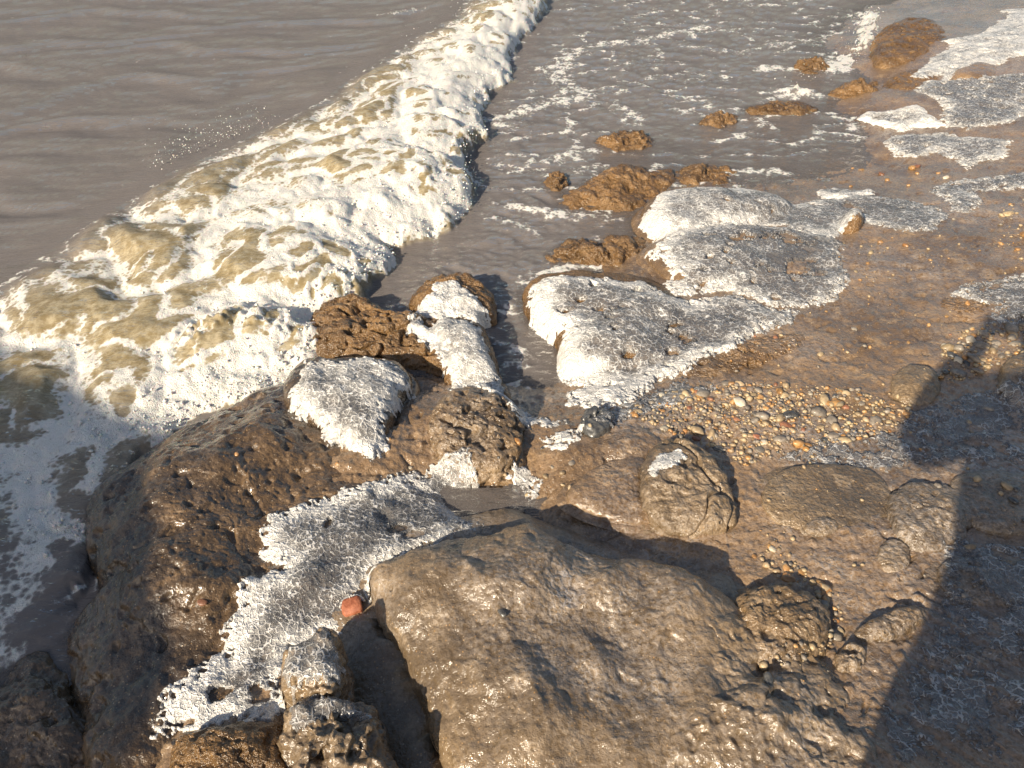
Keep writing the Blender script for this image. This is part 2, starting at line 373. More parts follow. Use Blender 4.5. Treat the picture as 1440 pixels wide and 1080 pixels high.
# ------------------------------------------------------------------ height map of everything solid, for resting things on
HX0, HX1, HY0, HY1, HC = -4.2, 4.2, .3, 9.0, .006
_hx = np.arange(HX0, HX1, HC); _hy = np.arange(HY0, HY1, HC)
_mx, _my = np.meshgrid(_hx, _hy, indexing='ij')
def coarse_ground():
    return ground_z(_mx[::1, ::1], _my[::1, ::1])
HM = coarse_ground().astype(np.float32)
def splat(X, Y, Z):
    i = ((X-HX0)/HC+.5).astype(int); j = ((Y-HY0)/HC+.5).astype(int)
    ok = (i >= 0) & (j >= 0) & (i < HM.shape[0]) & (j < HM.shape[1])
    np.maximum.at(HM, (i[ok], j[ok]), Z[ok].astype(np.float32))
def hm(x, y, A=None):
    A = HM if A is None else A
    fx = np.clip((x-HX0)/HC, 0, A.shape[0]-1.01); fy = np.clip((y-HY0)/HC, 0, A.shape[1]-1.01)
    i = fx.astype(int); j = fy.astype(int); a = fx-i; b = fy-j
    return (A[i, j]*(1-a)+A[i+1, j]*a)*(1-b)+(A[i, j+1]*(1-a)+A[i+1, j+1]*a)*b
def blur(A, k):
    for ax in (0, 1):
        P = np.concatenate([np.repeat(np.take(A, [0], ax), k, ax), A, np.repeat(np.take(A, [-1], ax), k+1, ax)], ax)
        c = np.cumsum(P.astype(np.float64), ax); n = A.shape[ax]
        A = (np.take(c, range(2*k, 2*k+n), ax)-np.concatenate([np.zeros_like(np.take(c, [0], ax)), np.take(c, range(0, n-1), ax)], ax)[tuple(slice(0, n) if a == ax else slice(None) for a in (0, 1))])/(2*k+1)
    return A.astype(np.float32)

# ------------------------------------------------------------------ rocks: closed domes over a traced outline, broken up with 3D noise
def rock(name, poly, H, zb, mat, label, cat='rock', zref=None, n=2.6, tilt=(0, 0), amp=.16, sc_=None, seed=0, res=None, group=None, pits=0., cr=0., frost=1.0, lobes=0., foot=.12, lowamp=.28, world=None, flat=.72):
    H = H*flat
    zref = zb+H*.55 if zref is None else zref
    P = smooth_poly(upp(poly, zref) if world is None else world, 6)
    c = P.mean(0); size = np.ptp(P, axis=0).max()
    dist = math.hypot(*c)
    nth = res or int(np.clip(size*3.1/(.0030*max(dist, .8)), 60, 460)); ns = int(np.clip(nth*.36, 24, 170))
    th = np.linspace(0, 2*np.pi, nth, endpoint=False)
    dth = np.arctan2(P[:, 1]-c[1], P[:, 0]-c[0]); dr = np.hypot(P[:, 0]-c[0], P[:, 1]-c[1])
    o = np.argsort(dth); Rr = np.interp(th, np.concatenate([dth[o]-2*np.pi, dth[o], dth[o]+2*np.pi]) , np.tile(dr[o], 3), period=None) if False else np.interp((th+np.pi) % (2*np.pi)-np.pi, np.concatenate([dth[o]-2*np.pi, dth[o], dth[o]+2*np.pi]), np.tile(dr[o], 3))
    k = np.ones(5)/5; Rr = np.convolve(np.concatenate([Rr[-2:], Rr, Rr[:2]]), k, 'valid')
    s = np.linspace(.0, 1, ns)
    a = s*np.pi/2
    pr = np.maximum(np.sin(a), 1e-4)**(2/n)*1.04; pz = np.maximum(np.cos(a), 0)**(2/n)
    # evenly respace along the profile
    L = np.concatenate([[0], np.cumsum(np.hypot(np.diff(pr)*size*.5, np.diff(pz)*H))]); t = np.linspace(0, L[-1], ns)
    pr = np.interp(t, L, pr); pz = np.interp(t, L, pz)
    nsk = 6
    pr = np.concatenate([pr, 1.045+foot*np.linspace(.15, 1, nsk)**.8*(1 if foot else 0)]); pz = np.concatenate([pz, -.30*np.linspace(.1, 1, nsk)**1.6])
    pr[0] = .002
    X = c[0]+pr[:, None]*(Rr*np.cos(th))[None]; Y = c[1]+pr[:, None]*(Rr*np.sin(th))[None]
    top = 1+(tilt[0]*(X-c[0])+tilt[1]*(Y-c[1]))/size*2
    q = .5/size if sc_ is None else sc_
    low = fbm(X*3/size+seed, Y*3/size, 3, 60+seed)*lowamp+1
    if lobes: low = low+lobes*(ridged(X*2.2/size+seed*1.3, Y*2.2/size, 2, 90+seed)-.6)
    Z = zb+H*pz[:, None]*np.where(pz[:, None] > 0, np.clip(top*low, .15, 2.2), 1)
    def normals(X, Y, Z):
        G = np.stack([X, Y, Z], -1)
        du = np.roll(G, -1, 1)-np.roll(G, 1, 1); dv = np.gradient(G, axis=0)
        nn = np.cross(dv, du); ln = np.linalg.norm(nn, axis=-1, keepdims=True)
        nn = nn/np.maximum(ln, 1e-9); nn[0] = (0, 0, 1)
        return nn
    nn = normals(X, Y, Z)
    A = amp*min(H, size*.3)
    f0 = 1/size
    d = A*(.9*fbm3(X*4*f0, Y*4*f0, Z*4*f0+seed, 3, seed)+.5*(fbm3(X*11*f0, Y*11*f0, Z*11*f0, 3, seed+5)))
    d += .004*fbm3(X*28, Y*28, Z*28, 3, seed+9)*(1+amp)+.0022*fbm3(X*85, Y*85, Z*85, 2, seed+19)
    if pits:
        v = perlin3(X*24, Y*24, Z*24, seed+3); d -= pits*ss(.22, .55, v)*.022
        v = perlin3(X*55, Y*55, Z*55, seed+4); d -= pits*ss(.22, .5, v)*.008
    if cr:
        v = np.abs(fbm3(X*6, Y*6, Z*6, 2, seed+33)); d -= cr*ss(.05, .0, v)*.025
    d[0] = d[0].mean()
    fade = np.concatenate([np.ones(ns), np.linspace(1, .6, nsk)])[:, None]
    X = X+nn[..., 0]*d*fade; Y = Y+nn[..., 1]*d*fade; Z = Z+nn[..., 2]*d*fade
    # rest the height map on a doubled sampling
    for fu in (0, .5):
        for fv in (0, .5):
            i1 = np.minimum(np.arange(X.shape[0])+1, X.shape[0]-1)
            def bl(G):
                g = G*(1-fu)+G[i1]*fu; return g*(1-fv)+np.roll(g, -1, 1)*fv
            splat(bl(X).ravel(), bl(Y).ravel(), bl(Z).ravel())
    org = np.array([c[0], c[1], zb])
    V = np.stack([X, Y, Z], -1).reshape(-1, 3)-org
    fr = frost_at(X, Y)*frost*ss(-.02, .03, Z-SEA-.02)
    me = mesh_np(name, V, grid_faces(*X.shape, wrap=True)[:, ::-1], attrs={'frost': fr})
    return link(name, me, mat, label=label, cat=cat, group=group, loc=org)

rock('clay_boulder', [(522,795),(548,776),(600,760),(640,748),(690,745),(740,735),(790,755),(860,775),(920,790),(980,805),(1030,835),(1060,870),(1075,920),(1085,985),(1120,1040),(1160,1120),(900,1200),(720,1180),(650,1080),(610,1000),(572,900),(540,850)], .17, .02, M['glazed'],
     'broad brown clay boulder glazed with ice, a pale frost patch on its crown', n=2.25, tilt=(-.05, .34), amp=.16, seed=3, pits=.16, lobes=.5, foot=.45, flat=.74)
rock('clay_shelf', [(930,830),(1050,840),(1110,860),(1170,930),(1215,1010),(1260,1120),(1000,1200),(880,1020)], .085, .045, M['glazed'], 'low glazed clay shelf running out from the broad boulder to the shaded mud', n=2.0, amp=.3, seed=4, pits=.4, lobes=.5, foot=.5, flat=1.0, zref=.1)
rock('clay_lump', [(1040,835),(1090,822),(1150,838),(1168,880),(1150,925),(1090,945),(1055,930),(1035,880)], .10, .05, M['rock'],
     'crusty pitted clay lump at the end of the broad glazed boulder', n=2.6, amp=.18, seed=5, pits=.5, flat=.65, foot=.3)
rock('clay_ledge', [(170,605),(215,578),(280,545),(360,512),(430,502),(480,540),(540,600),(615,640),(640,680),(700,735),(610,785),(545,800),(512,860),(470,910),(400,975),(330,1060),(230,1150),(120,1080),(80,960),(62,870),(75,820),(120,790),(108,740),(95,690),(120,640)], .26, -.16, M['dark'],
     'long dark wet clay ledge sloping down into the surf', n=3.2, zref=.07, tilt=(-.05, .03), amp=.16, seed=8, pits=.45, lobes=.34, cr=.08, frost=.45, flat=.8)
rock('surf_rock', [(430,440),(445,418),(480,404),(520,412),(560,425),(620,440),(628,470),(640,500),(620,505),(590,495),(520,492),(470,487),(438,475)], .19, -.12, M['orange'],
     'cracked brown wet rock with deep hollows where the wave breaks', n=3.6, amp=.26, seed=12, pits=.9, cr=1.0, frost=.2, zref=.02)
rock('clay_rock', [(575,420),(612,392),(650,388),(688,410),(694,440),(655,446),(600,440)], .16, -.10, M['orange'], 'brown rock beside the channel capped by a thick white ice crust', n=3, amp=.2, seed=14, pits=.5, frost=.1)
rock('clay_rock', [(572,450),(600,440),(660,436),(688,480),(706,530),(722,568),(690,562),(630,542),(626,510),(600,475)], .16, -.10, M['orange'], 'brown rock bank under the white ice tongue along the channel', n=3, amp=.15, seed=15, pits=.5, frost=.1)
rock('clay_rock', [(398,556),(425,503),(480,506),(545,503),(576,525),(560,560),(540,605),(505,620),(450,592)], .11, .0, M['dark'], 'low rock on the dark ledge covered by a domed white ice crust', n=3, amp=.12, seed=16, frost=.2)
rock('clay_rock', [(620,562),(660,542),(710,556),(732,590),(722,640),(670,652),(625,640),(604,600)], .085, .0, M['rock'], 'rough dark pitted rock below the ice tongue at the head of the channel', n=2.8, amp=.3, seed=17, pits=1.0)
rock('iced_rock', [(740,402),(760,386),(820,380),(900,386),(960,410),(1000,450),(990,490),(930,515),(850,522),(800,512),(785,470),(750,440)], .15, -.09, M['orange'], 'rounded rock nose coated in thick cream ice opposite the channel', n=2.8, amp=.14, seed=18, tilt=(-.1, .0), frost=.2)
rock('iced_rock', [(905,292),(930,270),(1000,264),(1060,266),(1112,286),(1050,312),(980,326),(930,320)], .13, -.05, M['ground'], 'smooth domed rock under pale grey ice with a crumbling white end', n=2.4, amp=.1, seed=19, frost=.3)
rock('iced_rock', [(912,346),(950,326),(1020,312),(1100,330),(1125,370),(1060,402),(980,402),(935,378)], .09, -.04, M['ground'], 'low rock shelf under lacy ice between the two iced domes', n=2.4, amp=.12, seed=20, frost=.3)
for i, (pl, h, lb) in enumerate([
  ([(765,357),(800,336),(860,330),(912,336),(935,364),(900,376),(830,374),(780,370)], .06, 'wet orange clay mound washed by the water below the low ice shelf'),
  ([(778,287),(800,258),(850,236),(900,230),(955,240),(945,268),(900,292),(840,299)], .075, 'broad wet orange clay mound ringed by foam in the shallows'),
  ([(836,197),(868,183),(910,185),(918,204),(870,214)], .05, 'small pebbly orange mound standing alone in the shallows'),
  ([(762,252),(785,241),(803,256),(785,270)], .05, 'little orange knob touching the broad orange mound'),
  ([(950,238),(990,228),(1035,235),(1030,255),(980,262),(950,258)], .035, 'flat orange mound just awash behind the domed ice'),
  ([(1165,130),(1200,113),(1237,118),(1232,136),(1190,139)], .06, 'brown stone awash beside the white splash'),
  ([(1115,92),(1140,83),(1165,88),(1160,102),(1130,103)], .06, 'dark brown rock tip behind the white splash'),
  ([(1040,152),(1090,141),(1155,148),(1145,160),(1060,160)], .04, 'long low orange ridge breaking the shallow water'),
  ([(983,166),(1013,156),(1043,164),(1022,178),(990,177)], .045, 'small orange hump at the seaward end of the long low ridge')]):
    rock('shore_mound', pl, h+.065, SEA-.05+.012, M['orange'], lb, cat='mound', n=1.75, amp=.5, seed=30+i, zref=SEA+.01, frost=.1, pits=.6, lobes=.35, foot=.5, lowamp=.5)
rock('brown_rock', [(1226,66),(1245,40),(1290,25),(1330,40),(1340,62),(1325,75),(1285,88),(1238,90)], .22, -.12, M['orange'], 'big pebbly brown rock hit by the splash at the far shore', n=3.2, amp=.22, seed=41, pits=.8, frost=.1)
rock('brown_rock', [(1250,112),(1285,97),(1330,104),(1325,135),(1275,130)], .07, -.05, M['orange'], 'low brown rock between the big pebbly rock and the serrated ice tongue', n=2.6, amp=.25, seed=42, pits=.5, frost=.1)
rock('brown_rock', [(1345,98),(1372,87),(1402,90),(1396,106),(1360,108)], .06, .02, M['ground'], 'smooth tan hump showing through the far ice sheet', n=2.4, amp=.1, seed=43, frost=.1)
rock('clay_cone', [(1184,314),(1198,297),(1214,308),(1207,322),(1192,324)], .08, .0, M['orange'], 'small upright cone of brown clay beside the domed ice', n=1.7, amp=.2, seed=44, zref=.01, frost=.1)
rock('clay_rock', [(965,515),(1040,478),(1125,468),(1130,490),(1080,510),(1010,528)], .04, -.005, M['orange'], 'ragged low clay edge between the lacy ice and the pebbles', n=2.4, amp=.4, seed=45, pits=.8)
rock('clay_rock', [(1322,432),(1345,412),(1390,422),(1425,436),(1370,450)], .035, .015, M['orange'], 'low crumbling clay step beside the thin right-hand ice', n=2.4, amp=.3, seed=46, pits=.6)
rock('grey_boulder', [(908,645),(922,624),(955,617),(995,636),(1020,668),(1036,715),(1020,737),(960,742),(920,728),(903,690)], .115, .015, M['grey'], 'rounded grey boulder with a cleft and an icy white lip below the pebble bank', n=3.2, amp=.2, seed=47, cr=.5, pits=.3, frost=.5, flat=.58, foot=.2)
rock('grey_slab', [(800,692),(830,662),(880,640),(912,650),(903,690),(920,728),(870,728),(820,712)], .05, .01, M['ground'], 'low frosted slab leaning against the grey cleft boulder', n=3, amp=.2, seed=48, flat=.55, foot=.22)
rock('grey_mound', [(842,627),(870,606),(905,600),(926,618),(910,640),(868,647)], .055, .01, M['ground'], 'small frosted mud mound between the pebbles and the grey slab', n=2.4, amp=.15, seed=49, flat=.55, foot=.22)
rock('round_boulder', [(1257,532),(1275,513),(1300,514),(1320,530),(1319,555),(1295,567),(1262,557)], .075, .03, M['grey'], 'round grey boulder half in shadow at the end of the pebble band', n=2.8, amp=.14, seed=51, flat=.55, foot=.22)
rock('round_boulder', [(1408,532),(1425,500),(1475,498),(1490,560),(1430,562)], .11, .04, M['grey'], 'large grey boulder in shadow behind the heap of shingle', n=2.8, amp=.14, seed=52, flat=.55, foot=.22)
rock('flat_slab', [(1080,682),(1110,660),(1160,655),(1222,662),(1252,692),(1242,735),(1180,745),(1110,738),(1078,712)], .045, .03, M['grey'], 'flat tan mud slab with a thin undercut far edge', n=5, amp=.12, seed=53, frost=.4, flat=.55, foot=.22)
rock('round_boulder', [(1250,702),(1280,680),(1330,680),(1366,710),(1360,750),(1310,772),(1268,757)], .085, .045, M['grey'], 'greenish grey boulder split between sun and shadow beside the flat slab', n=3, amp=.16, seed=54, pits=.3, flat=.55, foot=.22)
rock('flat_slab', [(1342,674),(1400,662),(1480,680),(1490,740),(1400,747),(1355,722)], .07, .05, M['grey'], 'shadowed flat stone next to the sun-split boulder', n=3.6, amp=.15, seed=55, flat=.55, foot=.22)
rock('round_stone', [(1237,772),(1254,760),(1275,767),(1278,790),(1262,804),(1240,796)], .035, .055, M['grey'], 'small round flat-topped stone on the tan mud below the sun-split boulder', n=4, amp=.12, seed=56, flat=.55, foot=.22)
rock('flat_slab', [(1322,802),(1350,785),(1430,790),(1490,800),(1490,850),(1380,848),(1335,832)], .025, .065, M['rock'], 'dark flat rock in shadow rimmed by thin frost lines', n=4, amp=.15, seed=57, flat=.55, foot=.22)
rock('round_stone', [(1132,737),(1158,726),(1180,738),(1165,750),(1140,747)], .03, .045, M['grey'], 'small tan stone below the edge of the flat slab', n=2.6, amp=.2, seed=58, flat=.55, foot=.22)
rock('clay_lump', [(1205,884),(1250,860),(1292,850),(1304,868),(1270,893),(1225,900)], .05, .055, M['rock'], 'low clay lump where sunlight meets shadow beyond the broad boulder', n=2.4, amp=.25, seed=59)
rock('clay_lump', [(1172,932),(1192,905),(1217,914),(1213,940),(1185,948)], .055, .05, M['rock'], 'small upright clay lump with a pebble wedged beside it', n=3, amp=.25, seed=60, pits=.5)
rock('dark_flint', [(817,588),(834,572),(854,577),(860,598),(838,612),(822,605)], .055, .015, STONE['dark'], 'dark greenish flint stone at the head of the channel', n=3, amp=.25, seed=61, cr=.6)
rock('knobbly_clay_rock', [(388,925),(400,893),(430,880),(458,888),(478,905),(480,940),(462,968),(420,962),(394,948)], .12, .06, M['glazed'], 'icy cream clay knob standing above the dark trough', n=2.8, amp=.3, seed=62, zref=.16, pits=.4)
rock('knobbly_clay_rock', [(433,884),(446,869),(466,870),(477,888),(462,902),(440,900)], .10, .085, M['glazed'], 'small smooth glassy knob behind the cream clay knob', n=2.6, amp=.1, seed=63, zref=.17)
rock('knobbly_clay_rock', [(392,1005),(402,975),(440,963),(490,968),(526,985),(535,1030),(560,1090),(490,1150),(420,1130),(388,1060)], .15, .03, M['glazed'], 'large lumpy clay knob with drips of clear ice in front of the cream knob', n=3, amp=.3, seed=64, zref=.14, pits=.8, lobes=.4)
rock('sand_mound', [(245,1015),(320,1000),(390,1000),(405,1060),(420,1150),(300,1200),(215,1150),(230,1060)], .10, .02, M['orange'], 'wet golden sand mound below the white ice fringe', n=2.4, amp=.12, seed=65, zref=.1, pits=.5, frost=.1)
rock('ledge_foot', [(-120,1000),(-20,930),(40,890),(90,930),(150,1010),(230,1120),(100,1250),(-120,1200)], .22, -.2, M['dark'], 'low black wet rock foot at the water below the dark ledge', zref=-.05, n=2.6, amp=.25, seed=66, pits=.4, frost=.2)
# tall eroded bank behind the beach, out of frame: its top edge throws the soft shade over the ledge and the near surf
_d = np.array([math.sin(R(SUN_AZ)), math.cos(R(SUN_AZ))]); _nrm = np.array([-_d[1], _d[0]])
rock('clay_bank', None, 2.53, .0, M['rock'], 'tall eroded clay bank standing behind the beach', cat='bank', n=7, tilt=(.025, 0), amp=.03, seed=70, lowamp=.04, flat=1.0, res=160, foot=.05, frost=.3,
     world=np.array([_d*a+_nrm*b for a, b in ((-4.1, 1.12), (-4.0, 2.2), (-4.1, 3.6), (-4.0, 5.0), (-4.3, 6.5), (-5.2, 6.6), (-5.6, 4.5), (-5.6, 2.5), (-5.2, 1.1), (-4.6, .98))]))
HMB = blur(HM, 2)

# ------------------------------------------------------------------ the sea with its breaking wave
TOE = [(790,-90),(775,-30),(770,10),(745,40),(718,75),(722,110),(690,125),(680,160),(687,190),(655,215),(670,270),(650,302),(610,330),(550,345),(556,370),(525,387),(515,412),(470,440),(470,500),(400,545),(300,570),(250,600),(200,640),(170,700),(130,790),(60,900),(-100,1000),(-400,1100)]
BACK = [(-400,560),(0,382),(60,342),(200,258),(230,237),(330,195),(450,140),(520,90),(640,20),(665,-30),(690,-90)]
Tw = upp(TOE, SEA+.03); Bw = upp(BACK, SEA+.08)
Wp = np.concatenate([Tw, Bw]); Sp = np.concatenate([Bw, [(Bw[-1][0]+2, 60), (-80, 60), (-80, -6), (-8, -6)]])
STREAK = [([(1000,38),(940,48),(890,60),(850,62),(815,70),(797,85),(772,95)], .05, .62), ([(800,88),(782,110),(812,125),(832,137),(800,142)], .05, .6), ([(792,140),(760,150),(720,162),(690,168)], .045, .66), ([(868,150),(885,160),(897,172)], .04, .6),
 ([(835,213),(800,218),(772,226)], .04, .6), ([(700,230),(730,240),(745,225)], .03, .5), ([(705,288),(750,298),(800,302),(850,298)], .035, .6), ([(690,305),(720,315),(750,330)], .03, .45), ([(1226,22),(1222,50),(1212,70),(1190,88),(1165,96)], .09, .95),
 ([(1102,130),(1120,128),(1138,132)], .05, 1.0), ([(1066,98),(1090,94),(1120,100)], .04, .7), ([(1070,165),(1100,158),(1150,160),(1195,170),(1200,182)], .025, .6), ([(1000,165),(1080,172),(1085,182)], .03, .5), ([(1020,243),(1060,240),(1100,243)], .03, .6),
 ([(905,262),(960,262),(1020,255),(1035,262)], .03, .5), ([(760,392),(800,378),(860,376),(905,384)], .05, .75), ([(870,392),(905,388),(915,395)], .04, .8), ([(690,420),(720,430),(735,440)], .03, .4), ([(960,65),(1040,75),(1100,62)], .04, .45),
 ([(190,572),(130,612),(80,670),(62,740),(90,800),(40,838),(-20,880)], .065, .8), ([(60,610),(20,640),(-40,660)], .04, .6), ([(75,600),(62,700),(70,790),(110,780)], .03, .7), ([(460,14),(500,15)], .05, .8), ([(540,22),(580,18)], .05, .8), ([(370,55),(400,53),(420,30)], .04, .5), ([(1130,60),(1190,45)], .04,.5)]
def sea_fields(x, y):
    sh = x.shape; x = x.ravel(); y = y.ravel()
    zb = ground_z(x, y)
    dom = (x > HX0+.02) & (x < HX1-.02) & (y > HY0+.02) & (y < HY1-.02)
    zb[dom] = hm(x[dom], y[dom])
    near = ss(14, 9, np.hypot(x, y))
    qT = segdist(Tw, x, y, False); dB = segdist(Bw, x, y, False); W = sdf(Wp, x, y); S = sdf(Sp, x, y) > 0
    edge = .05*fbm(x*6, y*6, 3, 300)+.022*fbm(x*22, y*22, 3, 301)
    ins = W > 0
    q = np.where(ins, qT, -np.minimum(qT, 9))
    q = q+edge*ss(.5, .0, np.abs(q)); q = np.where((~ins) & S, -9, q)
    inside = np.where(ins, 1.0, 0.0)*ss(-.005, .03, q)
    inside = np.maximum(inside, ss(-.005, .03, q)*(~S))
    dBj = np.maximum(dB+.07*fbm(x*2.5, y*2.5, 3, 303), 0)
    f = np.clip(q/(q+dB+1e-6), 0, 1)
    Hw = (.05+.09*ss(1.7, 3.6, y))*(.55+.45*ss(-2.2, -.9, x))
    prof = (.40*ss(-.01, .07, q)+.60*ss(0, .34, q))*(1-.5*ss(.1, 1, f))
    z = SEA+Hw*prof*inside
    z = np.where(S & ~ins, SEA+Hw*.5*np.exp(-(dB/.42)**1.3), z)
    et = Bw[8]-Bw[1]; et = et/np.hypot(*et)
    wx = x+.10*fbm(x*2.6, y*2.6, 3, 310); wy = y+.10*fbm(x*2.6, y*2.6, 3, 311)
    uu = wx*et[0]+wy*et[1]; vv = -wx*et[1]+wy*et[0]
    h1 = np.abs(perlin(uu*1.9, vv*2.7, 320)); h2 = np.abs(perlin(uu*4.1+3, vv*5.6, 330)); rd2 = ridged(wx*8, wy*8, 3, 331)
    band = inside*ss(-.02, .14, dBj)
    bil = np.abs(perlin(x*11, y*11, 340)); bil2 = np.abs(perlin(x*27, y*27, 341)); bil3 = np.abs(perlin(x*64, y*64, 342))
    toe = ss(1.0, .10, q/(.30+.42*ss(1.6, 3.2, y)))*inside
    dim = ss(-2.0, -1.1, x-.3*(y-2)); toe = toe*(.25+.75*ss(1.35, 1.95, y))
    ll = ss(2.25, 1.8, y)*ss(-.45, -.75, x); toe = toe*(1-.75*ll)
    vein = np.maximum(ss(.36, .03, h1), .8*ss(.27, .02, h2))
    lump = fbm(x*1.5, y*1.5, 2, 350)
    F = vein*(.92+.42*toe+.35*lump-.12*ss(.6, .95, f)-.1*(1-dim)-.10*ll)+.52*toe*ss(.2, .6, rd2*.7+.3*toe-.45*h1)+.28*ss(.3, .75, rd2)*(.6+toe)*(.4+.6*dim)*(1-.45*ll)
    F = band*np.clip(F, 0, 1.0)
    F = np.maximum(F, inside*np.exp(-(dBj/.05)**2)*.5*ss(.45, .75, rd2))
    z = z+band*(np.minimum(h1, .5)*.095+h2*.03+.007*(rd2-.5)-.022)*(.55+.45*ss(1.4, 3, y))
    z = z+ss(.45, 1, F)*inside*(bil*.014+bil2*.009*toe+bil3*.0022)
    # open water: swell, ripples, chop
    ph = fbm(x*.9, y*.9, 2, 360)
    sw = .007*np.sin(2*np.pi*(y*1.25-x*.42+.9*ph))+.005*np.sin(2*np.pi*(y*2.3-x*.35+1.6*ph+.3))+.010*fbm(x*1.8, y*5.2, 4, 365)+.003*(ridged(x*4, y*13, 2, 366)-.5)
    chop = .018*fbm(x*4, y*5.5, 3, 370)+.008*(ridged(x*9, y*13, 2, 372)-.5)
    calm = ss(.0, .25, -q)*(1-inside)
    z = z+near*np.where(S & ~ins, sw*ss(.0, .3, dB), chop*calm*ss(-.01, .08, SEA-zb))
    # foam lines on the shallows
    G = np.zeros(x.shape)
    nr = np.hypot(x, y) < 9.5
    jx = x[nr]+.035*fbm(x[nr]*7, y[nr]*7, 3, 380); jy = y[nr]+.05*fbm(x[nr]*7, y[nr]*7, 3, 381)
    g = np.zeros(jx.shape); brk = ss(.35, .75, ridged(jx*11, jy*14, 2, 395))
    for pl, wd, st in STREAK:
        dd = segdist(upp(pl, SEA), jx, jy, False); g = np.maximum(g, (st+.02)*np.exp(-(dd/(wd*1.9))**2)*(.45+.55*brk)+.15*st*np.exp(-(dd/(wd*.6))**2))
    ln = ridged(jx*2.6, jy*4.2, 2, 390)
    g = np.maximum(g, .70*ss(.58, .97, ln)*(.6+.4*brk)*ss(-.25, .1, fbm(jx*.8, jy*.8, 2, 391)+.16)*ss(-.6, .0, jx))
    G[nr] = g*(1-inside[nr])*np.where((S & ~ins)[nr], .85*ss(-1.6, -.6, x[nr])*ss(3.8, 5.5, y[nr]), 1)
    z = z+G*.010*(.5+bil2)
    F = np.maximum(F, G)
    sp = np.exp(-(segdist(upp([(1226,22),(1220,50),(1210,72)], SEA), x, y, False)/.09)**2)*.045+np.exp(-(segdist(upp([(1106,130),(1136,131)], SEA), x, y, False)/.05)**2)*.035
    sp += np.exp(-(segdist(upp([(270,500),(330,480),(400,478),(428,490)], SEA), x, y, False)/.07)**2)*.03
    z = z+sp*(.6+1.2*bil2)*(.5+.5*ss(-.3, .4, perlin(x*17, y*17, 400))); F = np.maximum(F, np.clip(sp*22, 0, .95)*ss(-.5, .2, perlin(x*14, y*14, 401)))
    gold = inside*(.1+.9*ss(-2.9, -1.7, x-.3*(y-2)))*ss(-.03, .28, dBj)*ss(1.2, 2.1, y)*(1-.45*ll)  # paler aerated water with sunlight through it painted in, less in the shaded surf
    return [a.reshape(sh) for a in (z, F, gold, z-zb)]
SX, SY = polar(640, 620, thmax=43, r0=.55, r1=10)
sz, sF, sG, sD = sea_fields(SX, SY)
Q = grid_faces(*SX.shape, wrap=True)
keep = (sD.ravel()[Q] > -.012).any(1)
cx_ = SX.ravel()[Q].mean(1); cy_ = SY.ravel()[Q].mean(1)
keep &= ~((cx_ > -.75) & (cy_ < 1.55)) & ~((cx_ > .3) & (cy_ < 2.05))      # inland hollows stay dry
keep &= cy_ > -12
V = np.stack([SX, SY, sz], -1).reshape(-1, 3)
V2, Q2, at2 = compact(V, Q[keep], {'foam': sF, 'gold': sG, 'depth': sD})
me = mesh_np('sea', V2, Q2, attrs=at2)
link('sea', me, M['sea'], kind='structure')

# melt pool in the hollow behind the broad boulder
def pool(poly, z, name):
    P = upp(poly, z); lo = P.min(0); hi = P.max(0)
    x, y = np.meshgrid(np.arange(lo[0], hi[0], .008), np.arange(lo[1], hi[1], .008), indexing='ij')
    d = z-hm(x, y); s = sdf(P, x, y)
    Q = grid_faces(*x.shape)[:, ::-1]; k = ((d > -.006) & (s > -.01)).ravel()[Q].all(1)
    V = np.stack([x, y, z+.001*perlin(x*20, y*20, 5)], -1).reshape(-1, 3)
    V, Q, a = compact(V, Q[k], {'depth': d*.22-.01, 'foam': d*0, 'gold': d*0})
    link(name, mesh_np(name, V, Q[:, ::-1] if False else Q, attrs=a), M['sea'], kind='structure')
pool([(580,640),(700,630),(860,680),(850,760),(700,770),(600,720)], -.032, 'meltwater_pool')
pool([(480,470),(560,490),(640,500),(640,560),(580,590),(540,560),(500,500)], -.055, 'tide_pool')

# froth lumps and spray thrown up by the wave
def icos(sub=1):
    import bmesh
    bm = bmesh.new(); bmesh.ops.create_icosphere(bm, subdivisions=sub, radius=1)
    v = np.array([x.co[:] for x in bm.verts]); f = np.array([[q.index for q in p.verts] for p in bm.faces]); bm.free()
    return v, f
IV, IF = icos(1); IV2, IF2 = icos(2)
def blobs(pts, rad, iv, ifc, seed, wob=.35, squash=1.0):
    r_ = np.random.default_rng(seed); n = len(pts)
    jit = 1+wob*r_.normal(size=(n, len(iv), 1)).clip(-1.5, 1.5)*.5
    sq = r_.uniform(.7, 1.25, (n, 1, 3)); sq[..., 2] *= squash
    V = pts[:, None, :]+iv[None]*jit*sq*rad[:, None, None]
    Fc = (ifc[None]+np.arange(n)[:, None, None]*len(iv)).reshape(-1, 3)
    return V.reshape(-1, 3), Fc
m = ((sF > .72) & (sD > .02) & (SY < 9) & (np.abs(SX) < 5)).ravel()
idx = np.flatnonzero(m)
toeW = np.exp(-np.minimum(segdist(Tw, SX.ravel()[idx], SY.ravel()[idx], False), 2)/.07)+.06
pick = rng.choice(idx, 3000, replace=False, p=toeW/toeW.sum())
pts = V[pick]+rng.normal(size=(3000, 3))*[.008, .008, .004]
rad = rng.gamma(2.2, .0015, 3000).clip(.0012, .007)
bv, bf = blobs(pts, rad, IV, IF, 3, .3, .8)
link('sea_foam', mesh_np('sea_foam', bv, bf), M['foam'], kind='stuff', label='white froth lumps along the breaking wave', cat='foam')
